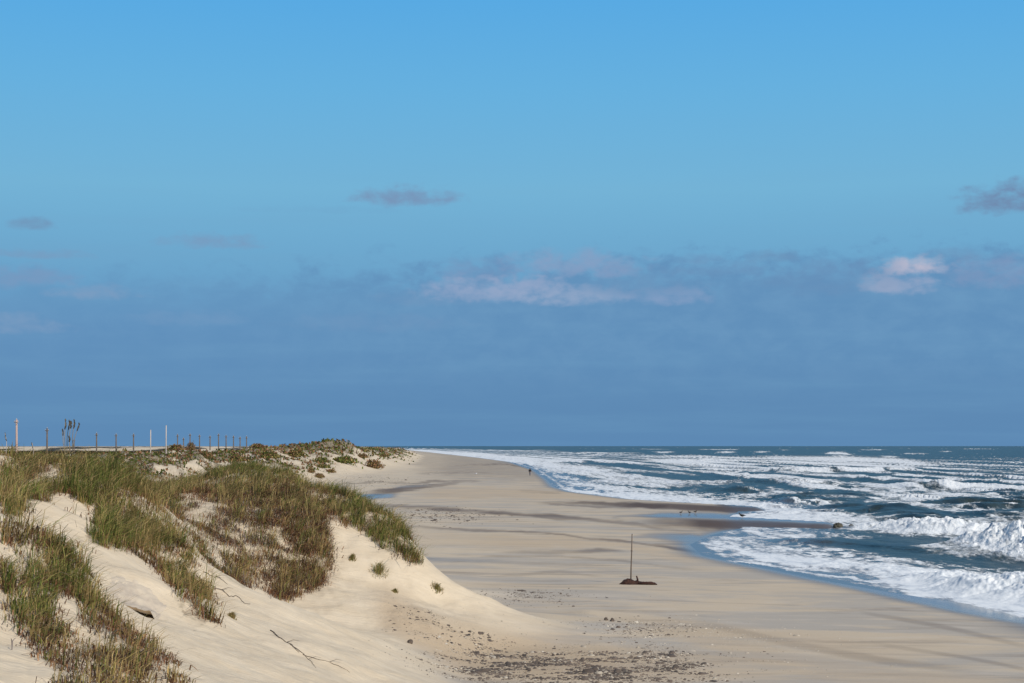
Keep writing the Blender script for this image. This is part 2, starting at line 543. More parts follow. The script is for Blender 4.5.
u = np.concatenate([-np.linspace(1.6, .36, 40)[:-1], np.linspace(-.36, .36, 820), np.linspace(.36, 1.6, 40)[1:]])
d = np.concatenate([np.linspace(-30, 20, 40)[:-1], np.arange(20, 100, .14), np.exp(np.linspace(math.log(100), math.log(40000), 620))])
X, D = grid(u, d, 6)
nneg = d < 10
X[nneg] = u[None, :] * 16 * 1.6
Z = height(X, D)
Z = np.where(D < 12, np.minimum(Z, 6.0 + X * 0), Z)
PX = X / np.maximum(D, 8) * F + 512
PY = HOR + (H - .3) * F / np.maximum(D, 8)          # row the flat beach would take
VX, VY = PX, HOR - (Z - H) / np.maximum(D, 8) * F   # row the surface takes
S = shore_x(D) - X
wn1 = fbm(X / 6., D / 10., 4) * 3.0
wob_ = fbm(X / 3., D / 16., 4)
pyw = PY + wob_ * 1.6
dune = Z - beach_z(X, D)
isd = ss(dune, .10, .45)
damp = np.zeros_like(Z); wet = np.zeros_like(Z); warm = np.zeros_like(Z); shell = np.zeros_like(Z)
for s_ in [
    [(372, 505, 1.5, .5), (400, 507.5, 2.2, .65), (440, 509, 2.4, .75), (500, 513, 1.8, .8), (560, 516.5, 2.3, .75), (620, 521.5, 1.9, .6), (680, 527, 2, .4)],
    [(400, 526, 1.6, .4), (470, 530, 1.3, .55), (530, 531, 1, .6), (580, 536, 1, .55), (640, 540, 1.1, .7), (690, 547, 2.2, .75), (750, 558, 2.2, .45), (830, 575, 2, .3)],
    [(500, 551, 1.2, .2), (550, 550, 1.6, .5), (600, 548, 1.8, .6), (625, 549, 1, .4)],
    [(480, 556, 1.5, .25), (560, 553, 1, .35), (640, 561, 1, .4), (700, 566, 1.2, .2)],
    [(400, 485, 1.0, .3), (430, 481.5, 1.2, .6), (480, 480.5, 1, .3)],
    [(370, 494, 3, .85), (400, 490, 3, .85), (430, 486, 1.8, .7), (470, 481, 1, .3)],
    [(345, 484, 1, .5), (380, 482, 1, .5), (410, 484, 1, .3)],
    [(420, 473.5, .7, .5), (470, 472, .7, .5), (530, 475, .6, .2)],
    [(450, 466, .6, .4), (500, 463.5, .7, .8), (524, 466, .7, .8)],
    [(540, 503, 1, .4), (575, 505, 1.1, .6), (640, 507, 1.2, .3)],
    [(560, 502, 1.5, .6), (640, 505, 2.4, 1), (762, 509, 2.6, 1)],
    [(640, 521, 4, .3), (700, 523, 4, 1), (836, 527, 4, 1)],
    [(700, 622, 3, .15), (790, 640, 4, .32), (880, 656, 4, .35), (960, 664, 3, .2)],
    [(860, 608, 2, .2), (940, 622, 2.5, .35), (1024, 640, 2.5, .35)],
    [(880, 640, 2, .15), (960, 652, 2, .3), (1024, 662, 2, .35)],
    [(500, 575, 1.5, .2), (560, 571, 1.6, .25), (600, 574, 1, .15)],
    [(520, 490, .8, .25), (560, 492, 1.2, .3)],
]:
    damp = np.maximum(damp, stroke(PX, pyw, s_))
for s_ in [
    [(600, 515, 1, 0), (630, 515, 1.5, .5), (660, 515, 3.5, .9), (700, 515, 4.5, 1), (740, 516, 5, 1), (800, 522, 6, 1), (860, 527, 5, 1)],
    [(620, 536, 1, 0), (650, 533, 2.5, .5), (690, 536, 6, .9), (740, 543, 9, 1), (800, 548, 12, 1)],
    [(350, 497, 2.5, .9), (375, 497, 2.8, .95), (396, 495.5, 2, .7)],
    [(395, 488, 1.2, .5), (430, 485, 1, .3)],
    [(545, 469.5, .8, .4), (580, 471, 1.5, .8), (620, 474, 3, 1), (700, 482, 6, 1)],
    [(500, 462, .8, .5), (560, 464, 1, .6), (620, 466, 2, .8)],
    [(555, 478, 1, .4), (590, 483, 2, .9), (650, 492, 4, 1), (720, 499, 4, 1)],
    [(720, 556, 2, .3), (760, 561, 5, .9), (830, 574, 7, .95), (900, 588, 9, 1), (960, 601, 9, 1), (1024, 610, 11, 1), (1100, 630, 16, 1)],
    [(400, 557, 1.5, .5), (470, 560, 2.2, .35), (540, 563, 2.5, .2), (620, 567, 2, .1)],
]:
    wet = np.maximum(wet, stroke(PX, PY + wob_ * .7, s_))
wet = np.maximum(wet, ss(-S, -4.0, -.5))
wet = np.clip(wet * (1 - isd), 0, 1)
damp = np.maximum(damp, .34 * stroke(PX, PY + wob_ * 3, [(400, 462, 9, .6), (450, 465, 12, 1), (520, 468, 12, .9), (560, 474, 8, .4)]))
damp = damp * (1 - isd) * np.clip(.9 + .5 * wn1 / 3, 0, 1)
barm = np.maximum(stroke(PX, PY + .6 * wob_, [(610, 503, 1.5, .3), (660, 505.5, 2.6, .9), (725, 508, 2.4, 1), (770, 509.8, 1.8, 1)]), stroke(PX, PY + .6 * wob_, [(660, 520.5, 3, .3), (700, 522.5, 3.6, 1), (760, 524, 3.6, 1), (846, 527.3, 2.8, 1)]))
wet = np.where(barm > .05, wet * (1 - .55 * barm), wet); damp = np.maximum(damp, barm)
for s_ in [
    [(360, 648, 14, 1), (430, 650, 14, 1), (480, 655, 22, 1), (600, 662, 20, .8), (700, 665, 16, .4), (800, 672, 12, .2)],
    [(400, 537, 8, .7), (520, 541, 6, .7), (620, 541, 4, .5), (700, 560, 4, .3)],
    [(420, 494, 6, .6), (500, 492, 6, .6), (600, 495, 5, .6), (650, 498, 3, .2)],
    [(640, 625, 8, .5), (760, 632, 8, .4), (900, 650, 10, .2)],
    [(620, 615, 4, .3), (760, 655, 12, .4), (900, 675, 12, .4), (1024, 683, 10, .3)],
]:
    warm = np.maximum(warm, stroke(PX, PY + wob_ * 3, s_))
for s_ in [
    [(370, 642, 6, .3), (430, 650, 10, .7), (480, 660, 18, 1), (560, 664, 18, 1), (640, 662, 18, .8), (720, 664, 18, .3)],
    [(560, 614, 3, .4), (620, 622, 6, .8), (700, 630, 8, .6), (800, 640, 6, .2)],
    [(490, 592, 3, .5), (540, 597, 5, .6), (580, 602, 5, .3)],
    [(380, 512, 3, .6), (440, 514, 4, .7), (520, 518, 3, .3)],
    [(330, 482, 6, .7), (380, 482, 5, .7), (420, 480, 4, .3)],
]:
    shell = np.maximum(shell, stroke(PX, PY + wob_ * 3, s_))
tz = np.interp(D, TOE[:, 0], TOE[:, 1]) - X
vegn = fbm(X / 7., D / 11., 5, .6)
farveg = ss(D, 95, 110) * ss(tz + 10 * vegn, 7, 20) * ss(vegn + .35 * fbm(X / 2.2, D / 3.5, 3) + .18 * ss(Z, 4.5, 7) + .12 * ss(-D, -420, -330), -.08, .10)
marsh = ss(tz, 60, 90) * ss(D, 150, 220)
farveg = np.maximum(farveg, 2 * marsh)
farveg = np.maximum(farveg, ss(D, 420, 500) * ss(-D, -680, -620) * ss(Z + .8 * vegn, 6.3, 7.3))
NEARV = True
farveg *= 1 - ss(D, 1600, 1900) * ss(fbm(X / 45., D / 220., 4), -.25, .05)
VB = [(0, 449), (40, 452), (75, 453), (112, 462), (140, 478), (158, 505), (185, 545), (204, 585), (214, 622), (198, 634), (178, 605), (166, 582), (150, 563),
      (130, 552), (104, 548), (84, 536), (103, 524), (96, 512), (62, 494), (40, 503), (18, 514), (0, 522)]
VBgap = [(14, 492), (28, 480), (55, 468), (62, 476), (40, 488), (20, 498)]
VA = [(0, 531), (22, 530), (44, 537), (66, 548), (86, 567), (97, 592), (116, 612), (145, 640), (172, 668), (186, 683), (190, 720), (60, 720), (50, 672), (36, 645), (10, 618), (0, 612)]
VAgap = [(50, 602), (66, 594), (84, 606), (86, 626), (66, 634), (50, 622)]
VCg = [(150, 488), (190, 471), (232, 462), (284, 466), (300, 474), (312, 486), (330, 494), (318, 520), (280, 508), (240, 500), (200, 492), (165, 503)]
VCb = [(150, 497), (200, 486), (300, 490), (322, 512), (337, 552), (326, 574), (316, 590), (285, 601), (252, 586), (232, 588), (208, 570), (188, 542), (168, 515)]
VCt = [(318, 486), (345, 491), (366, 500), (388, 512), (406, 532), (421, 566), (398, 560), (380, 546), (352, 527), (330, 520)]
VDgap = [(132, 471), (150, 466), (182, 464), (200, 470), (188, 480), (168, 487), (150, 487)]
VD = [(112, 459), (170, 462), (240, 460), (262, 463), (200, 470), (155, 486), (138, 476)]
nearv = np.zeros_like(Z); kk_ = (D > 20) & (D < 120) & (PX < 480)
_vx = (VX + 5 * wob_)[kk_]; _vy = (VY + 4 * wob_)[kk_]
_m = np.zeros(len(_vx))
for pl, am in ((VB, .55), (VA, .35), (VCg, .6), (VCb, .35), (VCt, .6), (VD, .6)):
    _m = np.maximum(_m, am * inpoly(_vx, _vy, pl))
for pl in (VBgap, VAgap, VDgap):
    _m *= ~inpoly(_vx, _vy, pl)
nearv[kk_] = _m * ss(fbm(X[kk_] / .8, D[kk_] / 1.2, 3), -.35, .25)
farveg = np.maximum(farveg * ss(D, 95, 110), nearv)
dry = np.clip(isd * (.75 + .25 * ss(Z, .6, 1.5)), 0, 1)
dry = dry * (1 - .9 * stroke(PX, PY + wob_ * 3, [(362, 640, 6, .2), (385, 645, 10, 1), (430, 655, 14, 1), (480, 664, 24, 1), (560, 670, 24, 1), (640, 672, 20, .8)]))
dry = np.maximum(dry, ss(tz, -20, -6) * ss(D, 95, 140) * .6)
ground = mesh_np('ground', np.stack([X, D, Z], -1).reshape(-1, 3), grid_quads(len(d), len(u)), sand_material(),
                 attrs=dict(wet=wet.ravel(), damp=damp.ravel(), warm=warm.ravel(), shell=shell.ravel(), veg=farveg.ravel(), dry=dry.ravel()))
tag(ground, kind='structure')
GATTR = (X, D)

# ------------------------------------------------------------------ sea
WAVES = [  # points (px, row of the crest's foot, crest height) ; foam 0..1 on the front
    ([(860, 574, .1), (900, 578, .4), (940, 584, .75), (975, 591, 1.1), (1010, 598, 1.4), (1060, 607, 1.5), (1200, 640, 1.4)], 1.0),
    ([(770, 563, .1), (820, 568, .3), (880, 573, .35), (930, 578, .3)], 1.0),
    ([(975, 606, .1), (1010, 611, .35), (1060, 622, .4), (1200, 655, .4)], 1.0),
    ([(950, 545, .0), (966, 545, .7), (980, 547, 1.8), (1000, 550, 2.3), (1040, 554, 2.3), (1200, 572, 2.0)], 1.0),
    ([(830, 527, .1), (860, 529, .5), (900, 530, 1.0), (940, 534, 1.2), (985, 535, 1.0), (1100, 538, .6)], 1.0),
    ([(770, 540, .1), (800, 543, .35), (840, 545, .35), (900, 548, .3), (1000, 556, .3)], .15),
    ([(985, 519, .2), (1010, 521, .6), (1060, 522, .8), (1200, 530, .8)], .7),
    ([(740, 512, .1), (780, 513, .5), (830, 515, .5), (860, 514, .2)], .9),
    ([(820, 514, .0), (840, 514, .4), (858, 513, 1.0), (885, 513, 1.0), (905, 515, .5), (925, 516, .9), (960, 516, .9), (980, 517, .2)], .0),
    ([(590, 496, .2), (640, 503, .9), (680, 505, 1.1), (720, 506, .9), (750, 507, 1.1), (790, 508, .5)], 1.0),
    ([(752, 504, .2), (785, 504, 1.0), (800, 505, .2), (815, 504, 1.0), (830, 505, .1)], .0),
    ([(700, 491, .3), (720, 492, 1.5), (745, 493, 1.5), (765, 493, .6)], .0),
    ([(757, 494, .6), (790, 496, 1.3), (850, 498, 1.0), (900, 499, .4)], .8),
    ([(940, 503, .3), (965, 504, 1.5), (990, 505, 1.1), (1040, 506, 1.2), (1200, 508, 1.2)], .1),
    ([(850, 486, .3), (900, 488, 1.6), (945, 489, 2.4), (980, 489, 2.2), (1024, 490, 2.0), (1200, 493, 2.0)], 1.0),
    ([(585, 478, .3), (610, 482, 1.6), (635, 485, 1.6), (665, 488, 1.2), (690, 489, .3)], 1.0),
    ([(655, 481, .4), (700, 482, 1.2), (760, 484, 1.4), (830, 485, 1.2), (860, 486, .3)], .8),
    ([(640, 467, .3), (700, 469, 2.0), (760, 471, 2.3), (800, 472, 2.5), (850, 472, 2.6), (900, 471, 2.4), (930, 469, 1.6), (950, 468, .3)], 1.0),
    ([(440, 454.5, 1.0), (500, 458, 1.8), (560, 461, 2.0), (620, 464, 2.0), (650, 465, .4)], 1.0),
    ([(650, 460, 1.0), (690, 460.5, 2.4), (730, 461, 2.4), (770, 462, 1.5)], .8),
    ([(520, 466, .4), (560, 468, 1.3), (600, 472, 1.3), (640, 476, .5)], 1.0),
    ([(825, 456, .5), (838, 456.5, 2.4), (850, 457, .6)], 1.0),
    ([(400, 450.5, 1.5), (430, 451.5, 2.0), (470, 453.5, 2.0), (520, 456, 1.5)], 1.0),
    ([(960, 462, .5), (1000, 463, 1.5), (1100, 464, 1.5)], .2),
    ([(1000, 472, .5), (1040, 473, 2.2), (1200, 476, 2.0)], .8),
    ([(530, 452.5, 1.0), (600, 453.5, 2.2), (700, 455, 1.8), (760, 456, 1)], .45),
    ([(680, 451.5, 1), (800, 452.5, 2.4), (900, 453, 1)], .25),
]
rw = np.random.RandomState(42)
for i in range(52):
    cy_ = rw.uniform(464, 520); sc_ = (cy_ - 446) / 40.
    lo_ = np.interp(cy_, [460, 475, 492, 500, 520], [640, 690, 740, 790, 850])
    cx_ = rw.uniform(lo_, 1120); L_ = rw.uniform(10, 26) * (.5 + sc_); rw.uniform(0, .9)
    WAVES.append(([(cx_ - L_ * 1.3, cy_ + 1.5 * sc_, .1), (cx_ - L_ * .3, cy_ + 1.4 * sc_, .6), (cx_ + L_ * .7, cy_ + 1.3 * sc_, .8), (cx_ + L_ * 1.3, cy_ + 1.1 * sc_, .2)], .0))
us = np.concatenate([np.linspace(-.14, .34, 900), np.linspace(.34, 1.6, 120)[1:]])
# rows spaced evenly in the picture near to far
rows = np.concatenate([np.linspace(760, 446.9, 1300)[:-1], np.linspace(446.9, 446.15, 12)])
ds = H * F / (rows - HOR)
XS, DS = grid(us, ds, 0)
# the sea sheet also turns with the coast far away
CX = (us * F + 512)[None, :] + 0 * DS
ext = ss(DS, 900, 5000)
XS = XS - ext * .06 * DS * ss(-us[None, :] + 0 * DS, -.34, .14) * 1.0
PXs = XS / DS * F + 512
_rs = ds ** 2 / (H * F) * .24
YW1 = 60 + np.concatenate([[0], np.cumsum(np.diff(ds) * 1.0 / np.maximum(1, 1.6 * _rs[1:]))])[:, None] + 0 * DS
PYs = HOR + H * F / DS
SS = XS - shore_x(DS)           # metres out from the water's edge
shal = ss(SS, 1, 16)
zs = .10 * fbm(XS / 3.4, YW1 / 5.0, 4) * (.15 + .85 * shal) + .20 * fbm(XS / 9., YW1 / 22., 3) * shal
zs += ss(SS, 20, 60) * .32 * fbm(XS / 5., YW1 / 9., 4)
zs += ss(SS, 60, 200) * (.65 * fbm(XS / 16., YW1 / 34., 4) + .5 * np.sin((XS + 6 * fbm(XS / 40., YW1 / 60., 2)) / 7.0) * np.clip(fbm(XS / 60., YW1 / 60., 2) + .4, 0, 1))
php = (SS + 9 * fbm(XS / 55., YW1 / 70., 3) + 2.0 * fbm(XS / 9., YW1 / 14., 3)) / 22.0
rf = php - np.floor(php)
ramp_ = np.clip(.62 + .75 * fbm(np.floor(php) * 3.7 + YW1 / 26., np.floor(php) * 1.3 + 0 * YW1, 4), .15, 1.15)
rzone = ss(SS, 18, 34) * ss(-SS, -210, -150) * ss(-PYs, -512, -492)
rows_h = rzone * ramp_ * np.exp(-((rf - np.where(rf > .55, 1.02, .02)) / np.where((rf > .02) & (rf < .55), .22, .13)) ** 2) * np.interp(DS, [150, 500, 900], [1.0, .75, .5])
rows_foam = rzone * ss(ramp_, .18, .50) * (ss(rf, .90, 1.0) + (rf < .75) * (1 - ss(rf, .22, .72) * .70) * ss(-rf, -.75, -.62))
rows_dark = rzone * ss(ramp_, .20, .50) * ss(rf, .72, .82) * ss(-rf, -.97, -.90)
zs += rows_h * np.clip(1.15 + .3 * fbm(XS / 1.6, YW1 / 2.2, 3), .7, 1.6)
front = np.zeros_like(zs); back = np.zeros_like(zs); face = np.zeros_like(zs)
for wi, (pts, fo) in enumerate(WAVES):
    p = np.array(pts, float)
    dd = H * F / (p[:, 1] - HOR); xx = (p[:, 0] - 512) / F * dd
    # resample the crest finely
    tt = np.linspace(0, len(p) - 1, 110); ii = np.arange(len(p))
    cx = np.interp(tt, ii, xx); cy = np.interp(tt, ii, dd); ch = np.interp(tt, ii, p[:, 2])
    cx = cx + .6 * fbm(tt * 1.9 + wi * 7, tt * 0 + wi, 3); ch = ch * np.clip(.80 + .75 * fbm(tt * .35 + 3, tt * 0 + wi * 3.1, 4), .25, 1.35) * np.interp(cy, [80, 200, 350, 600], [1.0, .95, .62, .42])
    env = np.sin(np.pi * np.clip(tt / tt[-1], 0, 1)) ** .35; ch = ch * env
    Wd = 16.0
    c0, c1 = p[0, 0] - 50, p[-1, 0] + 50
    rmin = HOR + H * F / (cy.max() + 60); rmax = HOR + H * F / max(cy.min() - 20, 20)
    k = np.nonzero((PXs > c0 - 60) & (PXs < c1 + 60) & (PYs > rmin) & (PYs < rmax))
    qx = XS[k]; qy = DS[k]
    best = np.full(len(qx), 1e9); hh = np.zeros(len(qx)); sg = np.zeros(len(qx))
    for j in range(len(cx) - 1):
        ax, ay = cx[j], cy[j]; bx, by = cx[j + 1] - ax, cy[j + 1] - ay
        L2 = bx * bx + by * by + 1e-9
        tq = np.clip(((qx - ax) * bx + (qy - ay) * by) / L2, 0, 1)
        ex = qx - ax - tq * bx; ey = qy - ay - tq * by
        dist = ex * ex + ey * ey
        m = dist < best
        best[m] = dist[m]; hh[m] = (ch[j] + (ch[j + 1] - ch[j]) * tq)[m]
        # shoreward / towards the viewer side is negative
        L = math.sqrt(L2)
        nx, ny = by / L, -bx / L
        if nx * .6 + ny * .8 < 0: nx, ny = -nx, -ny
        sg[m] = (ex * nx + ey * ny)[m]
    r = np.sqrt(best); sgn = np.where(sg < 0, -1, 1)
    # flatten the ends so a wave tapers off
    q = r * sgn + .5 * fbm(qx / 2.2, YW1[k] / 2.2, 3)
    wf = 1.3 + 1.3 * hh; wb = 3.5 + 3.5 * hh
    prof = np.where(q < 0, np.exp(-(q / wf) ** 2 * 1.2), np.exp(-(q / wb) ** 2))
    lump = 1 + np.interp(qy, [150, 350], [1, .45]) * (.34 * fbm(qx / 1.3, YW1[k] / 1.8, 4, .6) + .14 * np.abs(fbm(qx / .45, YW1[k] / .6, 2))) * fo
    zz = hh * prof * lump
    zs[k] = np.maximum(zs[k] * (1 - .6 * prof), 0 * zz) * 0 + zs[k] * (1 - .5 * prof) + zz
    fr = fo * np.where(q < wf * .5, np.exp(-(np.maximum(-q - wf * 1.0, 0) / (1.2 + hh)) ** 2), np.exp(-((q - wf * .5) / (1.0 + .8 * hh)) ** 2)) * np.clip(hh * 2.2, 0, 1)
    front[k] = np.maximum(front[k], fr)
    # clear dark face under an unbroken crest
    fc = (1 - fo) * np.where(q < 0, np.exp(-((q + wf * .5) / (wf * 1.4)) ** 2), 0) * np.clip(hh * 1.5, 0, 1)
    face[k] = np.maximum(face[k], fc)
zs = zs * ss(SS, -2, 6) + .03 - .10 * ss(-SS, 0, 6)

FOAM = [
    [(470, 450.2, .4, .7), (520, 450.6, .5, .8), (560, 450.4, .3, .5)], [(560, 452.6, .5, .6), (600, 452.9, .8, .9), (640, 453.2, .5, .6)], [(700, 449.4, .3, .7), (740, 449.6, .4, .8)],
    [(860, 449.8, .3, .7), (885, 449.8, .4, .8)], [(905, 453.6, .5, .7), (925, 453.6, .6, .8)], [(960, 448.9, .3, .6), (990, 448.9, .3, .7)], [(640, 449.2, .3, .6), (668, 449.3, .3, .7)], [(880, 456.8, .6, .7), (900, 456.9, .8, .8)], [(940, 451.6, .4, .7), (952, 451.6, .5, .8)],
    [(440, 455, 1.5, .9), (500, 459.5, 2.5, .9), (540, 464, 3, .9), (590, 470, 4, .9), (640, 478, 5, .85)],
    [(520, 463.5, 1, .7), (560, 470, 1.6, .75), (600, 477, 2.5, .8), (660, 486, 4, .8)],
    [(560, 483, 1.2, .7), (610, 490, 1.6, .8), (660, 496.5, 2.5, .9)],
    [(715, 531, 2, .5), (750, 532, 3, .75), (800, 535, 3, .6)],
    [(698, 542, 2, .6), (720, 547, 5, .85), (770, 556, 5, .8)],
    [(850, 556, 3, .5), (900, 562, 3, .6), (950, 568, 3, .5)],
    [(754, 462, 6, 1), (800, 463, 7, 1), (850, 463, 7, 1), (900, 464, 6, 1), (932, 465, 3, .9)],
    [(640, 461, 3, .9), (700, 463, 4.5, 1), (760, 466, 4, 1), (800, 470, 4, .9), (850, 471, 2, .8)],
    [(820, 475, 3, .7), (860, 481, 7, 1), (940, 482, 8, 1), (1024, 483, 8, 1), (1200, 485, 8, 1)],
    [(730, 478, 4, .8), (780, 483, 7, .9), (860, 487, 8, .95)],
    [(860, 494, 4, .9), (940, 495, 4, .8), (1024, 496, 3.5, .8), (1200, 498, 3, .6)],
    [(752, 496, 4, .9), (790, 497, 4, .9), (840, 498, 3, .7)],
    [(870, 505, 3, .7), (920, 507, 5, .8), (985, 508, 4, .75), (1100, 510, 4, .6)],
    [(980, 518, 3.5, .9), (1024, 518, 3.5, .9), (1100, 518, 4, .9)],
    [(750, 509, 4, .9), (790, 514, 7, .95), (840, 519, 6, .95), (880, 524, 4, .95), (940, 529, 5, 1), (985, 530, 5, 1)],
    [(970, 539, 9, 1), (985, 538, 14, 1), (1024, 540, 15, 1), (1200, 550, 20, 1)],
    [(700, 538, 3, .5), (720, 540, 6, .62), (760, 545, 9, .55), (800, 552, 9, .6)],
    [(720, 553, 4, .9), (760, 556, 6, 1), (800, 562, 7, 1), (860, 568, 7, 1), (900, 574, 8, 1), (960, 581, 11, 1), (1000, 589, 14, 1), (1024, 594, 18, 1), (1200, 630, 25, 1)],
    [(720, 559, 1, .7), (770, 566.5, 1.3, .9), (830, 576, 1.5, 1), (900, 585, 1.5, 1), (970, 594, 1.4, 1)],
    [(880, 592.5, .8, .8), (930, 597, .9, .9), (985, 603, .9, .8)],
    [(705, 514, 2, .7), (735, 516.5, 3, 1), (780, 518, 3.5, .9), (850, 522, 3, .9)],
    [(560, 489.5, 1.5, .8), (600, 494, 3, 1), (640, 497, 4.5, 1), (700, 501, 4.5, 1), (760, 505, 4, 1)],
    [(415, 451.3, 1.3, 1), (450, 453.3, 1.8, 1), (500, 456.5, 3.0, 1), (560, 460, 4, 1), (600, 462, 4, 1), (660, 464, 3, .9)],
    [(530, 464, 1.5, .9), (570, 468, 3, .95), (620, 474, 4, .95), (650, 480, 5, .9), (690, 486, 4, .6)],
    [(550, 480, 1.2, .6), (580, 484, 2, .85), (620, 489, 3, .8), (660, 492, 2, .7)],
    [(655, 471, 2.5, .7), (700, 473, 3, .8), (760, 476, 4, .85), (820, 478, 3, .7)],
    [(700, 485, 1.3, .7), (740, 482, 1.5, .7), (770, 484, 2, .8)],
    [(640, 457.5, 1.3, .8), (670, 456.5, 1.4, .9), (720, 458, 2.5, .8), (770, 459, 2, .8)],
    [(826, 453.5, .9, 1), (840, 453, 1.6, 1), (852, 455, .8, .9)],
    [(718, 452.3, 1.1, .8), (733, 452, 1.1, .9)], [(755, 451.8, .9, .9), (768, 452, .9, .8)], [(780, 450, .5, .7), (790, 450, .5, .7)],
    [(655, 452.5, .8, .8), (675, 452, .9, .8)],
    [(985, 458.5, .6, .6), (1005, 459, .6, .6)], [(1008, 470, 1.2, .7), (1040, 471, 2, .8)],
    [(380, 449.3, .7, 1), (430, 450.7, .9, 1), (480, 451.8, .5, .6)],
    [(770, 537, 1, .5), (800, 538, 3, .9), (835, 540, 2, .8)],
    [(830, 549, 1, .5), (870, 552, 1.5, .6), (910, 553, 1, .3)],
    [(940, 560, .6, .4), (985, 559, .8, .6), (1010, 562, .5, .3)],
]
DARK = [
    [(838, 508, 5, 1), (860, 507, 6, 1), (892, 510, 4, 1)], [(875, 513, 2.5, .9), (930, 514, 3, .9), (965, 515, 2, .9)],
    [(945, 501, 1.5, .8), (970, 500, 2.2, 1), (1024, 502, 1.5, 1)], [(700, 488, 3, 1), (735, 488.5, 3.5, 1), (768, 488, 2, 1)],
    [(750, 502, .8, .8), (785, 501, 1.4, 1)], [(800, 502, .8, .7), (820, 501, 1.5, .9)],
    [(610, 472.5, 1.2, .8), (650, 475, 2.4, 1), (690, 478, 3, 1), (730, 479, 1.6, .8)], [(560, 462.5, .9, .7), (610, 464.5, 1.4, .9), (660, 467, 1.2, .7)], [(600, 482, 1, .5), (640, 487, 2, .9), (690, 490, 1.6, .9)], [(740, 467.5, .8, .6), (800, 474, 1.4, .8), (850, 475, .8, .6)], [(560, 474, .8, .7), (590, 479, 1.6, .8), (620, 483, 1, .5)], [(870, 540, 4, 1), (930, 544, 5, 1), (965, 546, 4, 1)],
    [(780, 541, 2, .6), (870, 545, 7, 1), (930, 553, 9, 1), (1024, 563, 5, 1), (1100, 570, 4, 1)],
    [(930, 472.5, 1, .7), (1000, 473, 1.5, .8), (1040, 474, 1, .5)], [(760, 496, 1, .5), (830, 494, 2.5, .7), (870, 493, 1.5, .4)],
]
nA = fbm(XS / 2.2, YW1 / 4.5, 5, .6); nB = fbm(XS / 9., YW1 / 26., 4, .55)
lace = 1 - np.abs(fbm(XS / 1.6 + nB, YW1 / 3.2, 4, .6)) * 2.2
pyn = PYs + nA * np.clip(.08 * (PYs - HOR), .5, 3.5) + nB * np.clip(.02 * (PYs - HOR), 0, 1.5)
foam = np.zeros_like(zs)
rw = np.random.RandomState(42)
for i in range(52):
    cy_ = rw.uniform(464, 520); sc_ = (cy_ - 446) / 40.
    lo_ = np.interp(cy_, [460, 475, 492, 500, 520], [640, 690, 740, 790, 850])
    cx_ = rw.uniform(lo_, 1120); L_ = rw.uniform(10, 26) * (.5 + sc_)
    DARK.append([(cx_ - L_, cy_ + .3, .5 * sc_, .6), (cx_ + L_ * .2, cy_, (1.0 + rw.uniform(0, .9)) * sc_, 1), (cx_ + L_, cy_ - .2 * sc_, .6 * sc_, .8)])
    FOAM.append([(cx_ - L_ * 1.3, cy_ - 1.8 * sc_, 1.0 * sc_, .95), (cx_ + L_ * 1.2, cy_ - 2.6 * sc_, 1.2 * sc_, 1)])
brk = np.clip(.98 + .42 * fbm(XS / 4.5, YW1 / 11., 5, .62), .35, 1.1)
for s_ in FOAM:
    foam = np.maximum(foam, stroke(PXs + nB * 9, pyn, s_))
dk = np.zeros_like(zs)
for s_ in DARK:
    dk = np.maximum(dk, stroke(PXs + nB * 9, pyn, s_))
surf = ss(PYs, 455, 462) * ss(-PYs, -575, -540) * (1 - ss(PXs, 1100, 1500) * .3)
bgf = surf * .70 * ss(nB + .40 * lace + .30 * nA + .25 * ss(PXs, 780, 900) * ss(PYs, 470, 490), .08, .65)
bgf = np.maximum(bgf, .68 * ss(SS, .5, 4) * ss(-SS, -45, -12) * ss(lace + .5 * nB, .25, .85) * ss(PYs, 450, 452))
caps = ss(SS, 110, 220) * ss(fbm(XS / 9., YW1 / 7., 4) + .3 * nA, .55, .74) * .85
foam = np.maximum(foam * brk * (1 - .95 * dk), np.maximum(bgf, caps) * (1 - dk))
foam = np.maximum(foam * (1 - .85 * rows_dark), rows_foam * (1 - .8 * dk) * brk)
foam = np.maximum(foam, front * (1 - .3 * dk) * (1 - .7 * rows_dark))
foam = np.clip(foam - .75 * face, 0, 1)
foam = foam * (1 - .15 * (1 - lace))
edge_ = ss(-SS, -1.6, -.3) * ss(SS + .35 * nA, -.6, .3) * .55
foam = np.clip(np.maximum(foam, edge_ * (PYs > 449)), 0, 1)
film = ss(-SS, -14, -3) * (PYs > 530)
foam_z = ss(foam, .4, .9) * .09 * np.clip(fbm(XS / .8, YW1 / 1.2, 3) + .4, 0, 2)
zs = zs + foam_z * shal


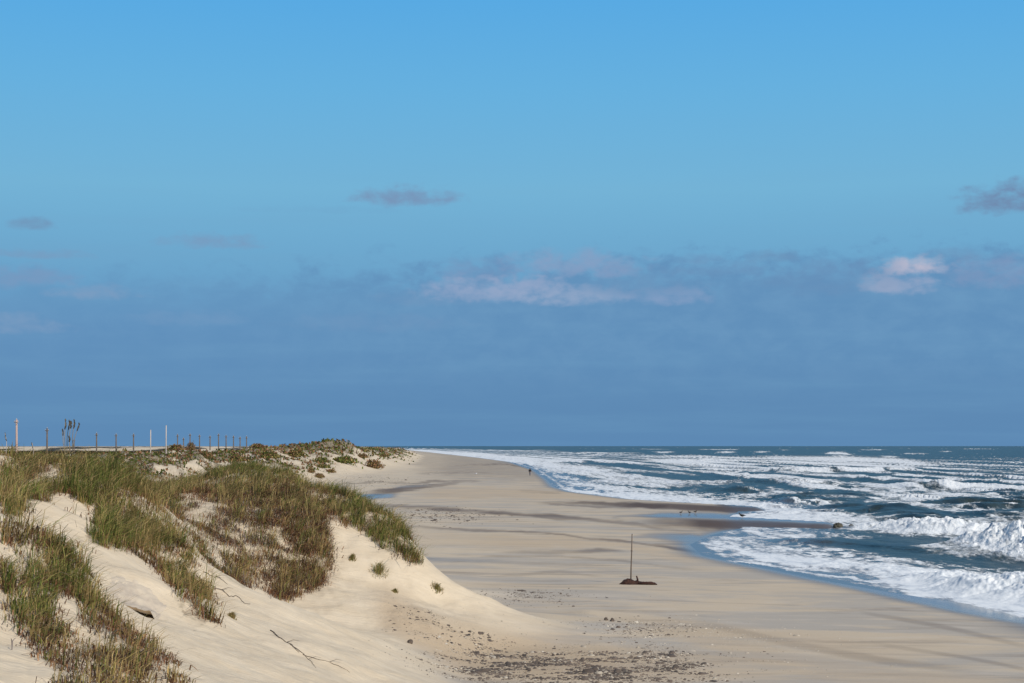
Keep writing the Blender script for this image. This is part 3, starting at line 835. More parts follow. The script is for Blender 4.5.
def sea_material():
    m, t, p = material('sea_water')
    geo = t.n('ShaderNodeNewGeometry'); pos = geo.outputs['Position']
    fo = t.attr('foam').outputs['Fac']; sh = t.attr('shallow').outputs['Fac']
    mp = t.n('ShaderNodeMapping'); t.put(mp.inputs[0], pos); mp.inputs['Scale'].default_value = (1, .4, 1)
    nf = t.noise(mp.outputs[0], 2.6, 5, .7); nc = t.noise(mp.outputs[0], .35, 4, .6)
    mp3 = t.n('ShaderNodeMapping'); t.put(mp3.inputs[0], pos); mp3.inputs['Scale'].default_value = (1, .22, 1)
    nl = t.noise(mp3.outputs[0], .9, 6, .68, .5)
    f = t.step(t.m('ADD', t.m('ADD', fo, t.m('MULTIPLY', t.m('SUBTRACT', nf, .5), .8)), t.m('MULTIPLY', t.m('SUBTRACT', nl, .5), 1.5)), .22, .80)
    f = t.m('MAXIMUM', f, t.step(fo, .85, 1.0, 0.0, .93))
    wc = t.mix(t.step(nc, .35, .65), (.015, .027, .029), (.040, .055, .048))
    wc = t.mix(sh, wc, (.115, .105, .105))
    fc = t.mix(t.step(t.m('ADD', t.m('MULTIPLY', nf, .5), t.m('MULTIPLY', nl, .5)), .38, .58), (.58, .62, .65), (.84, .85, .83))
    t.put(p.inputs['Base Color'], t.mix(f, wc, fc))
    t.put(p.inputs['Roughness'], t.m('ADD', t.m('MULTIPLY', sh, -.10), t.m('ADD', .30, t.m('MULTIPLY', f, .55))))
    t.put(p.inputs['Specular IOR Level'], t.m('ADD', t.m('MULTIPLY', sh, .35), t.m('SUBTRACT', .11, t.m('MULTIPLY', f, .06))))
    p.inputs['IOR'].default_value = 1.33
    b = t.n('ShaderNodeBump'); b.inputs['Distance'].default_value = .25
    t.put(b.inputs['Strength'], t.m('SUBTRACT', .75, t.m('MULTIPLY', sh, .68)))
    hgt = t.m('ADD', t.noise(mp.outputs[0], 1.1, 5, .65), t.m('MULTIPLY', t.noise(pos, 5.0, 3, .6), t.m('ADD', .15, t.m('MULTIPLY', f, .5))))
    t.put(b.inputs['Height'], hgt)
    t.t.links.new(b.outputs[0], p.inputs['Normal'])
    return m


keep = SS > -7
idx = -np.ones(keep.size, int); kf = keep.ravel(); idx[kf] = np.arange(kf.sum())
q = grid_quads(len(ds), len(us)); q = idx[q]; q = q[(q >= 0).all(1)]
q = q[:, ::1]
sea = mesh_np('sea', np.stack([XS, DS, zs], -1).reshape(-1, 3)[kf], q, sea_material(),
              attrs=dict(foam=foam.ravel()[kf], shallow=(ss(-SS, -13, -2) * ss(PYs, 447, 460)).ravel()[kf]))
tag(sea, kind='structure')


# ------------------------------------------------------------------ dune vegetation
def blade_material(name, rough=.75):
    m, t, p = material(name)
    a = t.attr('tone'); a.attribute_type = 'GEOMETRY'
    t.put(p.inputs['Base Color'], a.outputs['Color'])
    p.inputs['Roughness'].default_value = rough
    p.inputs['Specular IOR Level'].default_value = .2
    tr = t.n('ShaderNodeBsdfTranslucent'); t.put(tr.inputs[0], a.outputs['Color'])
    mx = t.n('ShaderNodeMixShader'); mx.inputs[0].default_value = .22
    o = [n for n in t.t.nodes if n.type == 'OUTPUT_MATERIAL'][0]
    t.t.links.new(p.outputs[0], mx.inputs[1]); t.t.links.new(tr.outputs[0], mx.inputs[2]); t.t.links.new(mx.outputs[0], o.inputs[0])
    return m


M_blade = blade_material('dune_plants')
GREEN = np.array([(.100, .130, .024), (.165, .180, .038), (.070, .095, .022), (.230, .215, .060)])
STRAW = np.array([(.46, .33, .14), (.36, .26, .10), (.28, .19, .08), (.24, .19, .06)])
BROWN = np.array([(.26, .125, .058), (.17, .082, .042), (.33, .185, .095), (.10, .058, .036)])
GREY = np.array([(.30, .26, .22), (.24, .20, .18), (.36, .31, .25)])


def blades(root, h, lean, width, tone, droop):
    """arched tapering blades: roots, heights, lean vectors (xy), widths -> verts, quads, tris, tones"""
    n = len(root)
    a = R.uniform(0, np.pi, n)
    wv = np.stack([np.cos(a), np.sin(a) * .5, 0 * a], 1) * (width / 2)[:, None]
    L = np.stack([lean[:, 0], lean[:, 1], 0 * h], 1) * h[:, None]
    zt = 1 - droop
    zz = lambda f: np.stack([0 * h, 0 * h, h * (f * (1.55 - .55 * f) * (1 - f) * 1.0 + f * f * zt + f * (1 - f) * .45 * (1 + zt) * .5)], 1)
    p0 = root - np.array([0, 0, .03])
    p1 = root + zz(.42) + L * .14
    p2 = root + zz(.75) + L * .52
    p3 = root + zz(1.0) + L
    V = np.stack([p0 - wv, p0 + wv, p1 - wv * .95, p1 + wv * .95, p2 - wv * .7, p2 + wv * .7, p3], 1).reshape(-1, 3)
    b = np.arange(n)[:, None] * 7
    q = np.concatenate([b + np.array([[0, 1, 3, 2]]), b + np.array([[2, 3, 5, 4]])]); t3 = b + np.array([[4, 5, 6]])
    T = np.repeat(tone, 7, 0)
    return V, q, t3, T


def region(label, polys, gaps, xr, yr, dens, fn, name='dune_grass', seed=1, per=22):
    """clumps over one part of the dunes; fn(px, py, n) says which kinds grow there"""
    n = int((xr[1] - xr[0]) * (yr[1] - yr[0]) * dens)
    x = R.uniform(*xr, n); y = R.uniform(*yr, n)
    z = height(x, y)
    px, py = proj(x, y, z)
    px = px + 5 * fbm(x * 2 + seed, y * 2, 2); py = py + 4 * fbm(x * 2 - seed, y * 2, 2)
    k = np.zeros(n, bool)
    for p in polys: k |= inpoly(px, py, p)
    for p in gaps: k &= ~inpoly(px, py, p)
    # scattered strays round the edges
    x, y, z, px, py = x[k], y[k], z[k], px[k], py[k]
    pn = fbm(x / 1.1 + seed, y / 1.6, 4, .6)
    g, s_, b_, gr, cover, hs = fn(px, py, pn)
    k = R.rand(len(x)) < cover
    x, y, px, py, pn, g, s_, b_, gr, hs = [v[k] for v in (x, y, px, py, pn, g, s_, b_, gr, hs)]
    pr = np.stack([g, s_, b_, gr], 1); pr = pr * R.lognormal(0, 1.0, pr.shape); pr = pr / pr.sum(1, keepdims=True)
    cu = pr.cumsum(1)
    reps = np.repeat(np.arange(len(x)), per)
    r = R.rand(len(reps))
    kind = (r[:, None] > cu[reps][:, :3]).sum(1)
    rad = np.array([.07, .08, .16, .20])[kind]
    ox = R.normal(0, 1, len(reps)) * rad; oy = R.normal(0, 1, len(reps)) * rad
    bx = x[reps] + ox; by = y[reps] + oy; bz = height(bx, by)
    tus = np.clip(R.lognormal(0, .32, len(x)), .45, 1.9)
    hh = np.array([.58, .68, .34, .26])[kind] * R.uniform(.45, 1.25, len(reps)) * hs[reps] * tus[reps]
    wd = np.array([.016, .014, .022, .022])[kind] * R.uniform(.7, 1.4, len(reps))
    wind = np.stack([.45 + 4.5 * ox + .30 * R.normal(0, 1, len(reps)), -.05 + 4.5 * oy + .25 * R.normal(0, 1, len(reps))], 1)
    creep = np.stack([.5 + 1.0 * R.normal(0, 1, len(reps)), -.5 + .9 * R.normal(0, 1, len(reps))], 1)
    lean = np.where((kind >= 2)[:, None], creep, wind)
    droop = np.where(kind >= 2, R.uniform(.2, 1.1, len(reps)), R.uniform(.05, .55, len(reps)))
    pal = [GREEN, STRAW, BROWN, GREY]
    tone = np.zeros((len(reps), 3))
    for i in range(4):
        m = kind == i
        tone[m] = pal[i][R.randint(0, len(pal[i]), m.sum())]
    tone *= (R.uniform(.65, 1.3, len(reps)) * np.clip(1 + .55 * fbm(bx / .8 + 9, by / 1.2, 3), .5, 1.6))[:, None]
    V, q, t3, T = blades(np.stack([bx, by, bz], 1), hh, lean, wd, tone, droop)
    o = mesh_np(name, V, q, M_blade, None, False, t3, dict(tone=T))
    tag(o, label, 'grass' if name == 'dune_grass' else 'ground cover', None, 'stuff')
    print(name, len(reps))
    return o


one = lambda v: np.ones_like(v)


def fB(px, py, n):
    # green flank low on the left, straw and brown elsewhere
    gz = np.exp(-((py - (535 - .52 * px)) / 17.) ** 2) * (px < 120) + np.exp(-((px - 105) / 22.) ** 2 - ((py - 540) / 17.) ** 2) + .8 * np.exp(-((px - 130) / 30.) ** 2 - ((py - 480) / 10.) ** 2)
    g = .30 + 3.0 * gz + .4 * (n > .1)
    s_ = .75 * one(n) + .4 * (n < 0); b = 1.0 + .5 * ss(py, 500, 600) + .3 * (n < -.1)
    return g, s_, b, .08 * one(n), np.clip(.62 - .22 * ss(px, 150, 200) + 1.0 * n + .35 * gz, .05, 1), (.86 + .25 * gz) * (1 - .28 * ss(-py, -480, -460))


def fA(px, py, n):
    gz = np.exp(-((px - 30) / 22.) ** 2 - ((py - 595) / 26.) ** 2) + np.exp(-((px - 72) / 14.) ** 2 - ((py - 575) / 24.) ** 2)
    low = ss(py, 610, 650)
    return .15 + 1.3 * gz, .40 * one(n), .8 + .8 * low, .10 + .25 * low, np.clip(.60 - .2 * low + 1.0 * n, .08, 1), (.80 - .2 * low)


def fCg(px, py, n):
    gz = ss(-py, -485, -468)
    return .3 + 2.6 * gz, .6 * one(n), 1.7 * (1 - gz) + .10, .05 * one(n), np.clip(.55 + 1.0 * n, .06, 1), .78 * one(n)


def fCb(px, py, n):
    gp = np.exp(-((px - 235) / 25.) ** 2 - ((py - 535) / 30.) ** 2)
    return .06 + .2 * (n > .25), .22 * one(n), 2.2 - .9 * gp, .25 + 1.0 * gp, np.clip(.40 + .35 * ss(px, 240, 290) - .42 * ss(-px, -250, -190) + 1.3 * n, .03, 1), .95 * one(n)


def fCt(px, py, n):
    tp = ss(-(py - (480 + .85 * (px - 318))), -25, -8)
    return .3 + .6 * tp, .45 * one(n), 1.0 - .4 * tp, .03 * one(n), np.clip(.62 + .9 * n, .12, 1), .85 * one(n)


region('tall green and straw coloured grass covering the near dune crest, left', [VB], [VBgap], (-22, -7), (45, 68), 23, fB, seed=1)
region('short grass and brown stems on the hummock in the lower left corner', [VA], [VAgap], (-14, -5), (24, 40), 34, fA, seed=5)
region('band of green grass along the top of the middle dune', [VCg], [], (-24, -7), (68, 88), 22, fCg, seed=9)
region('tangled brown dead plants on the eroded face of the middle dune', [VCb], [], (-18, -6), (56, 82), 30, fCb, name='dead_plants', seed=13)
region('green and brown grass on the seaward tip of the middle dune', [VCt], [], (-10, -3), (66, 82), 34, fCt, seed=17)




def fS(px, py, n):
    return .5 * one(n), .3 * one(n), .5 * one(n), .3 * one(n), np.clip(-.05 + .55 * n, 0, 1), .6 * one(n)


region('thin scattered sprigs on the bare sand of the near dunes', [[(0, 500), (60, 500), (130, 560), (170, 580), (130, 560), (60, 545), (0, 530)],
       [(215, 570), (330, 600), (330, 620), (215, 600)], [(330, 540), (400, 570), (440, 600), (380, 600), (330, 570)], [(0, 610), (40, 640), (60, 683), (0, 683)],
       [(110, 470), (180, 490), (210, 560), (160, 510)]], [], (-20, -1), (26, 78), 7, fS, seed=29, per=9)

# far ground cover
n = 340000
yy = np.exp(R.uniform(math.log(98), math.log(1750), n)); xx = R.uniform(-.42, -.03, n) * yy - R.uniform(0, 10, n)
zz = height(xx, yy)
tzz = np.interp(yy, TOE[:, 0], TOE[:, 1]) - xx
vg = fbm(xx / 7., yy / 11., 5, .6)
den = ss(tzz + 10 * vg, 7, 20) * ss(vg + .35 * fbm(xx / 2.2, yy / 3.5, 3) + .18 * ss(zz, 4.5, 7) + .12 * ss(-yy, -420, -330), -.06, .10)
den = np.maximum(den, ss(tzz, 60, 90) * ss(yy, 150, 220))
den = np.maximum(den, .95 * ss(yy, 420, 500) * ss(-yy, -680, -620) * ss(zz + .8 * vg, 6.3, 7.3))
k = R.rand(n) < den
xx, yy, zz, tzz, vg = [v[k] for v in (xx, yy, zz, tzz, vg)]
m_ = ss(tzz, 60, 90)
sc = np.clip(yy / 260., .35, 3.0)
hh = (.35 + .35 * m_) * R.uniform(.5, 1.4, len(xx)) * np.clip(sc, .6, 2)
tone = np.where((R.rand(len(xx)) < .5 + .3 * (vg > .25))[:, None], GREEN[R.randint(0, 4, len(xx))] * .8, BROWN[R.randint(0, 4, len(xx))])
tone = tone * (1 - .55 * m_)[:, None] * R.uniform(.7, 1.2, len(xx))[:, None]
V, q, t3, T = blades(np.stack([xx, yy, zz], 1), hh, R.normal(0, .5, (len(xx), 2)), .22 * sc * R.uniform(.6, 1.4, len(xx)), tone, R.uniform(0, .4, len(xx)))
o = mesh_np('ground_cover', V, q, M_blade, None, False, t3, dict(tone=T))
tag(o, 'low green and brown plants over the far dunes and the flat behind', 'ground cover', None, 'stuff')

# ------------------------------------------------------------------ shared materials
M_wood = simple('weathered_wood', (.10, .075, .055), (.17, .13, .10), 8, .9, .5, (1, 1, .15))
M_pale = simple('pale_wood', (.42, .36, .30), (.55, .48, .41), 6, .85, .4, (1, 1, .15))
M_pinkw = simple('faded_wood', (.40, .27, .22), (.52, .37, .30), 6, .85, .4, (1, 1, .15))
M_rust = simple('wet_bark', (.020, .007, .004), (.055, .019, .010), 9, .9, .8)
M_stalk = simple('dry_stalk', (.22, .17, .10), (.30, .24, .15), 9, .8, .2)
M_head = simple('seed_husk', (.045, .04, .03), (.10, .085, .06), 9, .9, .3)
M_dark = simple('dark_cloth', (.010, .011, .016), (.022, .022, .028), 20, .9, .3)
M_trou = simple('grey_cloth', (.10, .11, .14), (.15, .16, .19), 20, .9, .3)
M_skin = simple('skin', (.42, .25, .17), (.46, .28, .20), 20, .6, .1)
M_hair = simple('hair', (.03, .02, .015), (.05, .03, .02), 30, .7, .3)
M_metal = simple('grey_metal', (.25, .25, .26), (.33, .33, .34), 10, .5, .1)
M_glass = simple('insulator_glaze', (.45, .42, .38), (.5, .47, .42), 10, .35, .1)
M_fdark = simple('dark_feathers', (.025, .022, .020), (.06, .052, .045), 20, .8, .3)
M_fpale = simple('white_feathers', (.55, .56, .58), (.75, .75, .75), 20, .8, .3)
M_beak = simple('horn', (.30, .16, .04), (.34, .2, .06), 20, .5, .1)
M_crust = simple('sand_crust', (.45, .375, .29), (.60, .50, .37), 2.0, .95, 1.0)
M_shell = simple('shell_bits', (.30, .24, .17), (.60, .53, .42), .9, .8, .2)
M_peb = simple('dark_bits', (.05, .04, .033), (.16, .12, .09), 1.5, .9, .4)
M_rock = simple('dark_rock', (.035, .035, .025), (.085, .075, .050), 3, .8, .8)

# ------------------------------------------------------------------ utility poles
def mk(name, fn, mat, parent, smooth=True):
    b = MB(); fn(b)
    return b.build(name, mat, parent, smooth)


def make_pole(name, mat, hgt, rad, arms=True, lean=0.0):
    r = empty(name, (0, 0, 0))
    mk('pole', lambda b: b.add(tube([(0, 0, -1.0), (lean * .5, 0, hgt * .5), (lean, 0, hgt)], [rad, rad * .88, rad * .72], 10)), mat, r)
    if arms:
        a = mk('crossarm', lambda b: b.box((lean, -rad * .9, hgt - .55), (.42, .06, .06)), mat, r, False)
        for sx in (-.36, .36):
            mk('insulator', lambda b: (b.add(tube([(lean + sx, -rad * .9, hgt - .48), (lean + sx, -rad * .9, hgt - .25)], [.05, .07], 8)),), M_glass, a)
        mk('insulator', lambda b: (b.add(tube([(lean, 0, hgt), (lean, 0, hgt + .28)], [.05, .07], 8)),), M_glass, r)
        mk('brace', lambda b: (b.add(tube([(lean - .34, -rad * .9, hgt - .62), (lean, -rad * .8, hgt - 1.15)], [.03, .03], 6)), b.add(tube([(lean + .34, -rad * .9, hgt - .62), (lean, -rad * .8, hgt - 1.15)], [.03, .03], 6))), M_metal, r)
    return r


def copy_tree(o, parent=None):
    c = o.copy(); COL.objects.link(c)
    if parent: c.parent = parent
    for ch in [k for k in list(COL.objects) if k.parent == o]:
        copy_tree(ch, c)
    return c


def place_by_top(px, top, hgt, lo, hi):
    ds_ = np.linspace(lo, hi, 300); xs_ = (px - 512) / F * ds_
    g = height(xs_, ds_)
    e = np.abs((g + hgt - H) * F / ds_ - (HOR - top))
    i = int(np.argmin(e))
    return xs_[i], ds_[i], g[i]


poles = [(47, 427, 'darkest and nearest utility pole left of the tall seed stalks'), (96.5, 432, 'dark utility pole standing first to the right of the seed stalks'),
         (116, 433, 'dark utility pole second to the right of the seed stalks'), (133.5, 433, 'dark utility pole just left of the two pale posts'),
         (177.5, 433.5, 'thin utility pole just right of the tall white post'), (190, 433, 'utility pole rising behind a dark bush on the skyline'),
         (199.5, 434, 'utility pole, sixth counting back from where the distant line ends'), (210, 435, 'utility pole, seventh counting back from where the distant line ends'),
         (218.5, 433, 'utility pole, fifth counting back from where the distant line ends'), (226, 434.5, 'utility pole, fourth counting back from where the distant line ends'),
         (233.5, 435, 'utility pole, third from the end of the distant line'), (240, 436, 'utility pole next to last in the distant line'),
         (246.5, 435.5, 'last utility pole of the line, above the far dune'),
         (74, 438.5, 'short-looking dark pole directly behind the drooping seed heads'), (183.5, 437, 'faint short utility pole squeezed between two taller ones right of the white post')]
labels2 = {199.5: 'utility pole eighth', }
proto = None
order = [47, 96.5, 116, 133.5, 177.5, 190, 199.5, 210, 218.5, 226, 233.5, 240, 246.5]
wordn = {199.5: 'seventh', 210: 'sixth', 218.5: 'fifth', 226: 'fourth'}
for px, top, lab in poles:
    if proto is None:
        proto = make_pole('utility_pole', M_wood, 10.0, .24); o = proto
    else:
        o = copy_tree(proto)
    x, y, g = place_by_top(px, top, 10.3, 260, 620)
    o.location = (x, y, HOR * 0 + H + (HOR - top) * y / F - 10.3)
    if px in wordn: lab = 'thin dark utility pole, %s from the right-hand end of the line' % wordn[px]
    tag(o, lab, 'utility pole', 'utility poles in a line behind the dunes')
o = make_pole('utility_pole', M_pinkw, 10.0, .27)
x, y, g = place_by_top(16.5, 418, 10.3, 150, 400); o.location = (x, y, H + 28 * y / F - 10.3)
tag(o, 'thick faded pinkish utility pole nearest the left edge', 'utility pole', 'utility poles in a line behind the dunes')
for px, top, basepy, mat, lab in ((150.5, 430, 461, M_pale, 'shorter weathered pale post between the dark poles'), (166, 425.5, 456, M_pale, 'tall nearly white post standing among the low dunes')):
    p = P(px, basepy)
    d_ = 300.0; x = (px - 512) / F * d_; g = float(height(np.array([x]), np.array([d_]))[0])
    hh_ = H + (HOR - top) * d_ / F - g
    r = empty('wooden_post', (x, d_, g))
    mk('post', lambda b: b.add(tube([(0, 0, -.6), (0, 0, hh_ * .5), (.02, 0, hh_)], [.11, .10, .08], 10)), mat, r)
    mk('cap', lambda b: b.add(tube([(.02, 0, hh_), (.02, 0, hh_ + .05)], [.095, .06], 10)), mat, r)
    tag(r, lab, 'post', 'pale posts in the dunes')


# ------------------------------------------------------------------ shrubs on the far dunes
def shrub(px, py, wpx, hpx, lab, green, d_=None):
    p = P(px, py) if d_ is None else Vector(((px - 512) / F * d_, d_, H - (py - HOR) * d_ / F))
    k_ = p.y / F
    w_, h_ = wpx * k_ / 1.7, hpx * k_ * .8
    r = empty('shrub', (p.x, p.y, p.z - .1 * h_))
    n = 900
    a = R.uniform(0, 2 * np.pi, n); c = R.uniform(0, 1, n) ** .5; ph = R.uniform(0, 1, n)
    rr = 1 + .75 * fbm(np.cos(a) * 2.2 + px, np.sin(a) * 2.2 + ph * 2, 3) + R.normal(0, .12, n)
    x = w_ * np.cos(a) * c * np.sqrt(1 - ph * .85) * rr; y = w_ * .8 * np.sin(a) * c * np.sqrt(1 - ph * .85) * rr; z = h_ * ph * rr
    s_ = w_ * .16
    g = GREEN[R.randint(0, 4, n)] * .85; b = BROWN[R.randint(0, 4, n)]
    st_ = STRAW[R.randint(0, 4, n)]
    tone = np.where((R.rand(n) < green)[:, None], g, b); tone = np.where((R.rand(n) < .22)[:, None], st_, tone) * R.uniform(.7, 1.4, n)[:, None]
    V, q, t3, T = blades(np.stack([x, y, z], 1), s_ * R.uniform(.6, 1.3, n), R.normal(0, .7, (n, 2)), s_ * R.uniform(.4, .9, n), tone, R.uniform(0, .8, n))
    mesh_np('crown', V, q, M_blade, r, False, t3, dict(tone=T))
    b = MB()
    for i in range(7):
        an = i * .9 + px; b.add(tube([(0, 0, -.2 * h_), (w_ * .25 * math.cos(an), w_ * .25 * math.sin(an), .4 * h_), (w_ * .6 * math.cos(an), w_ * .5 * math.sin(an), .8 * h_)], [.05 * w_, .03 * w_, .012 * w_], 6))
    b.build('stems', M_wood, r)
    return tag(r, lab, 'shrub', 'shrubs on the far dunes')


for a in [(322, 462.5, 14, 5, 'flat green shrub at the foot of the brown-topped far dune, left of two', .85), (344, 463, 22, 6, 'wide green shrub at the foot of the brown-topped far dune', .85),
          (322, 468, 13, 3.5, 'small low green shrub lowest on the sand below the wide one', .9), (373, 468, 17, 8, 'rounded brown shrub alone on the pale sand slope near the beach', .05),
          (319, 477.5, 10, 4, 'small dark shrub at the edge of the beach below the far dunes', .2), (311, 472.5, 8, 4, 'small brown shrub on the sand left of the beach', .2),
          (331, 472.5, 9, 3.5, 'small brown shrub between the low green one and the beach', .15), (268, 459, 20, 7, 'dark green shrub above the middle dune on the far dune slope', .7),
          (296, 457, 16, 7, 'dark olive shrub on the saddle left of the brown dune top', .6), (362, 458, 10, 4, 'tiny brown shrub high on the bare sand slope', .1),
          (236, 461, 18, 5, 'dark brownish shrub among sand patches left of the far dunes', .4), (205, 458, 16, 5, 'brown shrub beyond the hollow, under the line of poles', .3),
          (384, 457, 8, 3, 'last tiny dark shrub before the open beach', .4)]:
    shrub(*a)
shrub(176, 450, 16, 5, 'dark low bush on the skyline just right of the tall white post', .3, 420)
shrub(191, 450, 9, 8, 'upright dark bush on the skyline beneath a pole', .2, 420)
shrub(257, 447.5, 14, 3.5, 'flat dark bush breaking the skyline right of the last pole', .3, 480)

# ------------------------------------------------------------------ sea oats on the near crest
base_ = P(70, 462)
so = empty('sea_oats', base_)
so['label'] = 'clump of tall stalks with drooping dark seed heads on the dune crest'; so['category'] = 'plant'
kk = base_.y / F
for bx, tx, ty in ((66, 65, 419), (67, 68.5, 420), (70, 72, 421), (72, 75.5, 419.5), (71, 81, 423), (67, 62, 429), (73, 70, 436)):
    T_ = Vector(((tx - 70) * kk, R.uniform(-.2, .2), (462 - ty) * kk)); B_ = Vector(((bx - 70) * kk, R.uniform(-.1, .1), -.05))
    M_ = B_.lerp(T_, .55) + Vector((-.05, 0, .06))
    mn = T_ + Vector((-.02, 0, -.02))
    st = mk('stem', lambda b: b.add(tube([B_, M_, mn], [.014, .012, .009], 6)), M_stalk, so)
    sl_ = .5 * R.uniform(.75, 1.25); cv_ = R.uniform(.0, .045)
    hd = MB()
    for i in range(26):
        f = i / 25
        c = mn + Vector((.015 + .10 * f * f + R.uniform(-.025, .025), R.uniform(-.02, .02), .05 * math.sin(f * 3) - .42 * f + .06))
        c = mn.lerp(M_, sl_ * f) + Vector((cv_ * math.sin(f * 3.1) + R.uniform(-.018, .018), R.uniform(-.02, .02), 0))
        hd.ball(c, (.016, .010, .036), 6, 4)
    hd.build('seed_head', M_head, st)
for px, py, top, lab in ((6, 452, 433, 'single thin dark stalk at the far left of the dune crest'), (33, 455, 443, 'short thin stalk between the pinkish pole and the dark one')):
    b_ = P(px, py + 4); k_ = b_.y / F
    r = empty('grass_stalk', b_)
    st = mk('stem', lambda b: b.add(tube([(0, 0, -.05), (.02, 0, (py + 4 - top) * k_ * .6), (-.04, 0, (py + 4 - top) * k_)], [.013, .010, .006], 6)), M_pale, r)
    hd = MB()
    for i in range(12):
        hd.ball((-.04 + .004 * i + R.uniform(-.02, .02), R.uniform(-.02, .02), (py + 4 - top) * k_ - .025 * i), (.014, .010, .03), 6, 4)
    hd.build('seed_head', M_head, st)
    tag(r, lab, 'plant')


# ------------------------------------------------------------------ two tufts on the sand slope
def tuft(px, py, w_, h_, lab, g):
    p = P(px, py); r = 260
    an_ = R.uniform(0, 2 * np.pi, r); rr_ = np.minimum(np.abs(R.normal(0, .75, r)), 1.5); x = p.x + w_ * .34 * rr_ * np.cos(an_); y = p.y + w_ * .40 * rr_ * np.sin(an_)
    tone = np.where((R.rand(r) < g)[:, None], GREEN[R.randint(0, 4, r)], STRAW[R.randint(0, 4, r)] * .75)
    V, q, t3, T = blades(np.stack([x - p.x, y - p.y, height(x, y) - p.z], 1), h_ * R.uniform(.4, 1.2, r) * (1.25 - .5 * rr_), np.stack([.3 + .7 * rr_ * np.cos(an_) + R.normal(0, .3, r), R.normal(0, .3, r)], 1), .014 * np.ones(r), tone, R.uniform(0, .4, r))
    o = mesh_np('grass_tuft', V, q, M_blade, None, False, t3, dict(tone=T)); o.location = p
    tag(o, lab, 'grass tuft', 'grass tufts on bare sand')


tuft(379, 573, .75, .40, 'larger grass tuft alone on the bright sand face below the dune tip', .4)
tuft(437, 590, .50, .22, 'small grass tuft lowest on the sand spur, nearest the beach', .3)
tuft(352, 560, .35, .20, 'faint tuft on the sand just below the brown plants of the dune face', .2)
tuft(232, 618, .22, .16, 'tiny sprig on the sand below the corner of the brown plants', .2)
tuft(395, 592, .25, .12, 'tiny sprig of grass on the sand between the two tufts', .3)

# ------------------------------------------------------------------ pole stuck in a heap of driftwood on the beach
b0 = P(637, 584.5); k_ = b0.y / F


def lump(name, cx, w_, hts, dep, mat, seed, parent=None):
    """ridge shaped heap: outline heights along its length, rough surface"""
    nu, nv = 60, 16
    u_ = np.linspace(0, 1, nu); v_ = np.linspace(0, np.pi, nv)
    U, Vv = np.meshgrid(u_, v_, indexing='ij')
    hgt = np.interp(U, np.linspace(0, 1, len(hts)), hts)
    n_ = fbm(U * 9 + seed, Vv * 2.2, 4, .6)
    x = (U - .5) * w_ + cx; y = -np.cos(Vv) * dep * (hgt / max(hts) * .6 + .25) * (1 + .25 * n_); z = np.sin(Vv) * hgt * (1 + .30 * n_) - .04
    return mesh_np(name, np.stack([x, y, z], -1).reshape(-1, 3), grid_quads(nu, nv)[:, ::-1], mat, parent)


dw = empty('driftwood_heap', b0)
lump('heap', -.02 * 0 + (637.5 - 637) * k_, 40 * k_, [.0, .10, .22, .31, .34, .34, .29, .24, .22, .21, .19, .18, .17, .19, .17, .12, .0], .45, M_rust, 3, dw)
mk('branch_stub', lambda b: b.add(tube([(.06, -.1, .08), (.02, -.1, .30), (-.03, -.1, .48)], [.06, .05, .035], 8)), M_rust, dw)
mk('log', lambda b: b.add(tube([(.05, -.25, .07), (.5, -.28, .09), (.95, -.25, .06), (1.08, -.2, .0)], [.07, .09, .07, .03], 8)), M_rust, dw)
tag(dw, 'rusty brown heap of driftwood with a low log lying on the open beach', 'driftwood')
ps = empty('stick', b0 + Vector((-.34, .02, .22)))
mk('shaft', lambda b: b.add(tube([(0, 0, -.5), (.02, 0, .7), (.05, 0, 1.5), (.075, 0, 2.55)], [.042, .036, .032, .030], 8)), M_wood, ps)
mk('knot', lambda b: b.ball((.05, 0, 1.62), (.05, .05, .08)), M_wood, ps)
tag(ps, 'tall thin upright pole planted in the brown driftwood heap', 'pole')

# ------------------------------------------------------------------ person walking far down the beach
pp = P(530, 475.6)
pe = empty('person', pp, 0); pe.scale = (1.1, 1.1, 1.1)


def skin_body(name, joints, edges, mat, parent, sub=2):
    me = bpy.data.meshes.new(name); me.from_pydata([j[0] for j in joints], edges, [])
    o = bpy.data.objects.new(name, me); COL.objects.link(o)
    m = o.modifiers.new('skin', 'SKIN'); m.use_smooth_shade = True
    for v, j in zip(me.skin_vertices[0].data, joints): v.radius = (j[1], j[1] * (j[2] if len(j) > 2 else 1))
    me.skin_vertices[0].data[0].use_root = True
    s_ = o.modifiers.new('sub', 'SUBSURF'); s_.levels = sub; s_.render_levels = sub
    me.materials.append(mat); o.parent = parent
    return o


J = [((0, 0, .93), .13, .8), ((0, 0, 1.15), .13, .8), ((0, .01, 1.38), .16, .7), ((0, .02, 1.50), .06), ((0, .03, 1.57), .06), ((0, .03, 1.66), .095), ((0, .02, 1.74), .075),
     ((-.19, 0, 1.42), .06), ((-.26, .04, 1.16), .048), ((-.24, .14, .93), .038), ((-.24, .18, .84), .04),
     ((.19, 0, 1.42), .06), ((.27, -.05, 1.16), .048), ((.27, -.06, .93), .038), ((.27, -.05, .84), .04),
     ((-.09, 0, .85), .095), ((-.10, .12, .48), .065), ((-.10, .16, .10), .045), ((-.10, .28, .045), .04),
     ((.09, 0, .85), .095), ((.10, -.03, .48), .065), ((.10, -.22, .12), .045), ((.10, -.12, .05), .04)]
Eg = [(0, 1), (1, 2), (2, 3), (3, 4), (4, 5), (5, 6), (2, 7), (7, 8), (8, 9), (9, 10), (2, 11), (11, 12), (12, 13), (13, 14), (0, 15), (15, 16), (16, 17), (17, 18), (0, 19), (19, 20), (20, 21), (21, 22)]
skin_body('body', J, Eg, M_skin, pe)
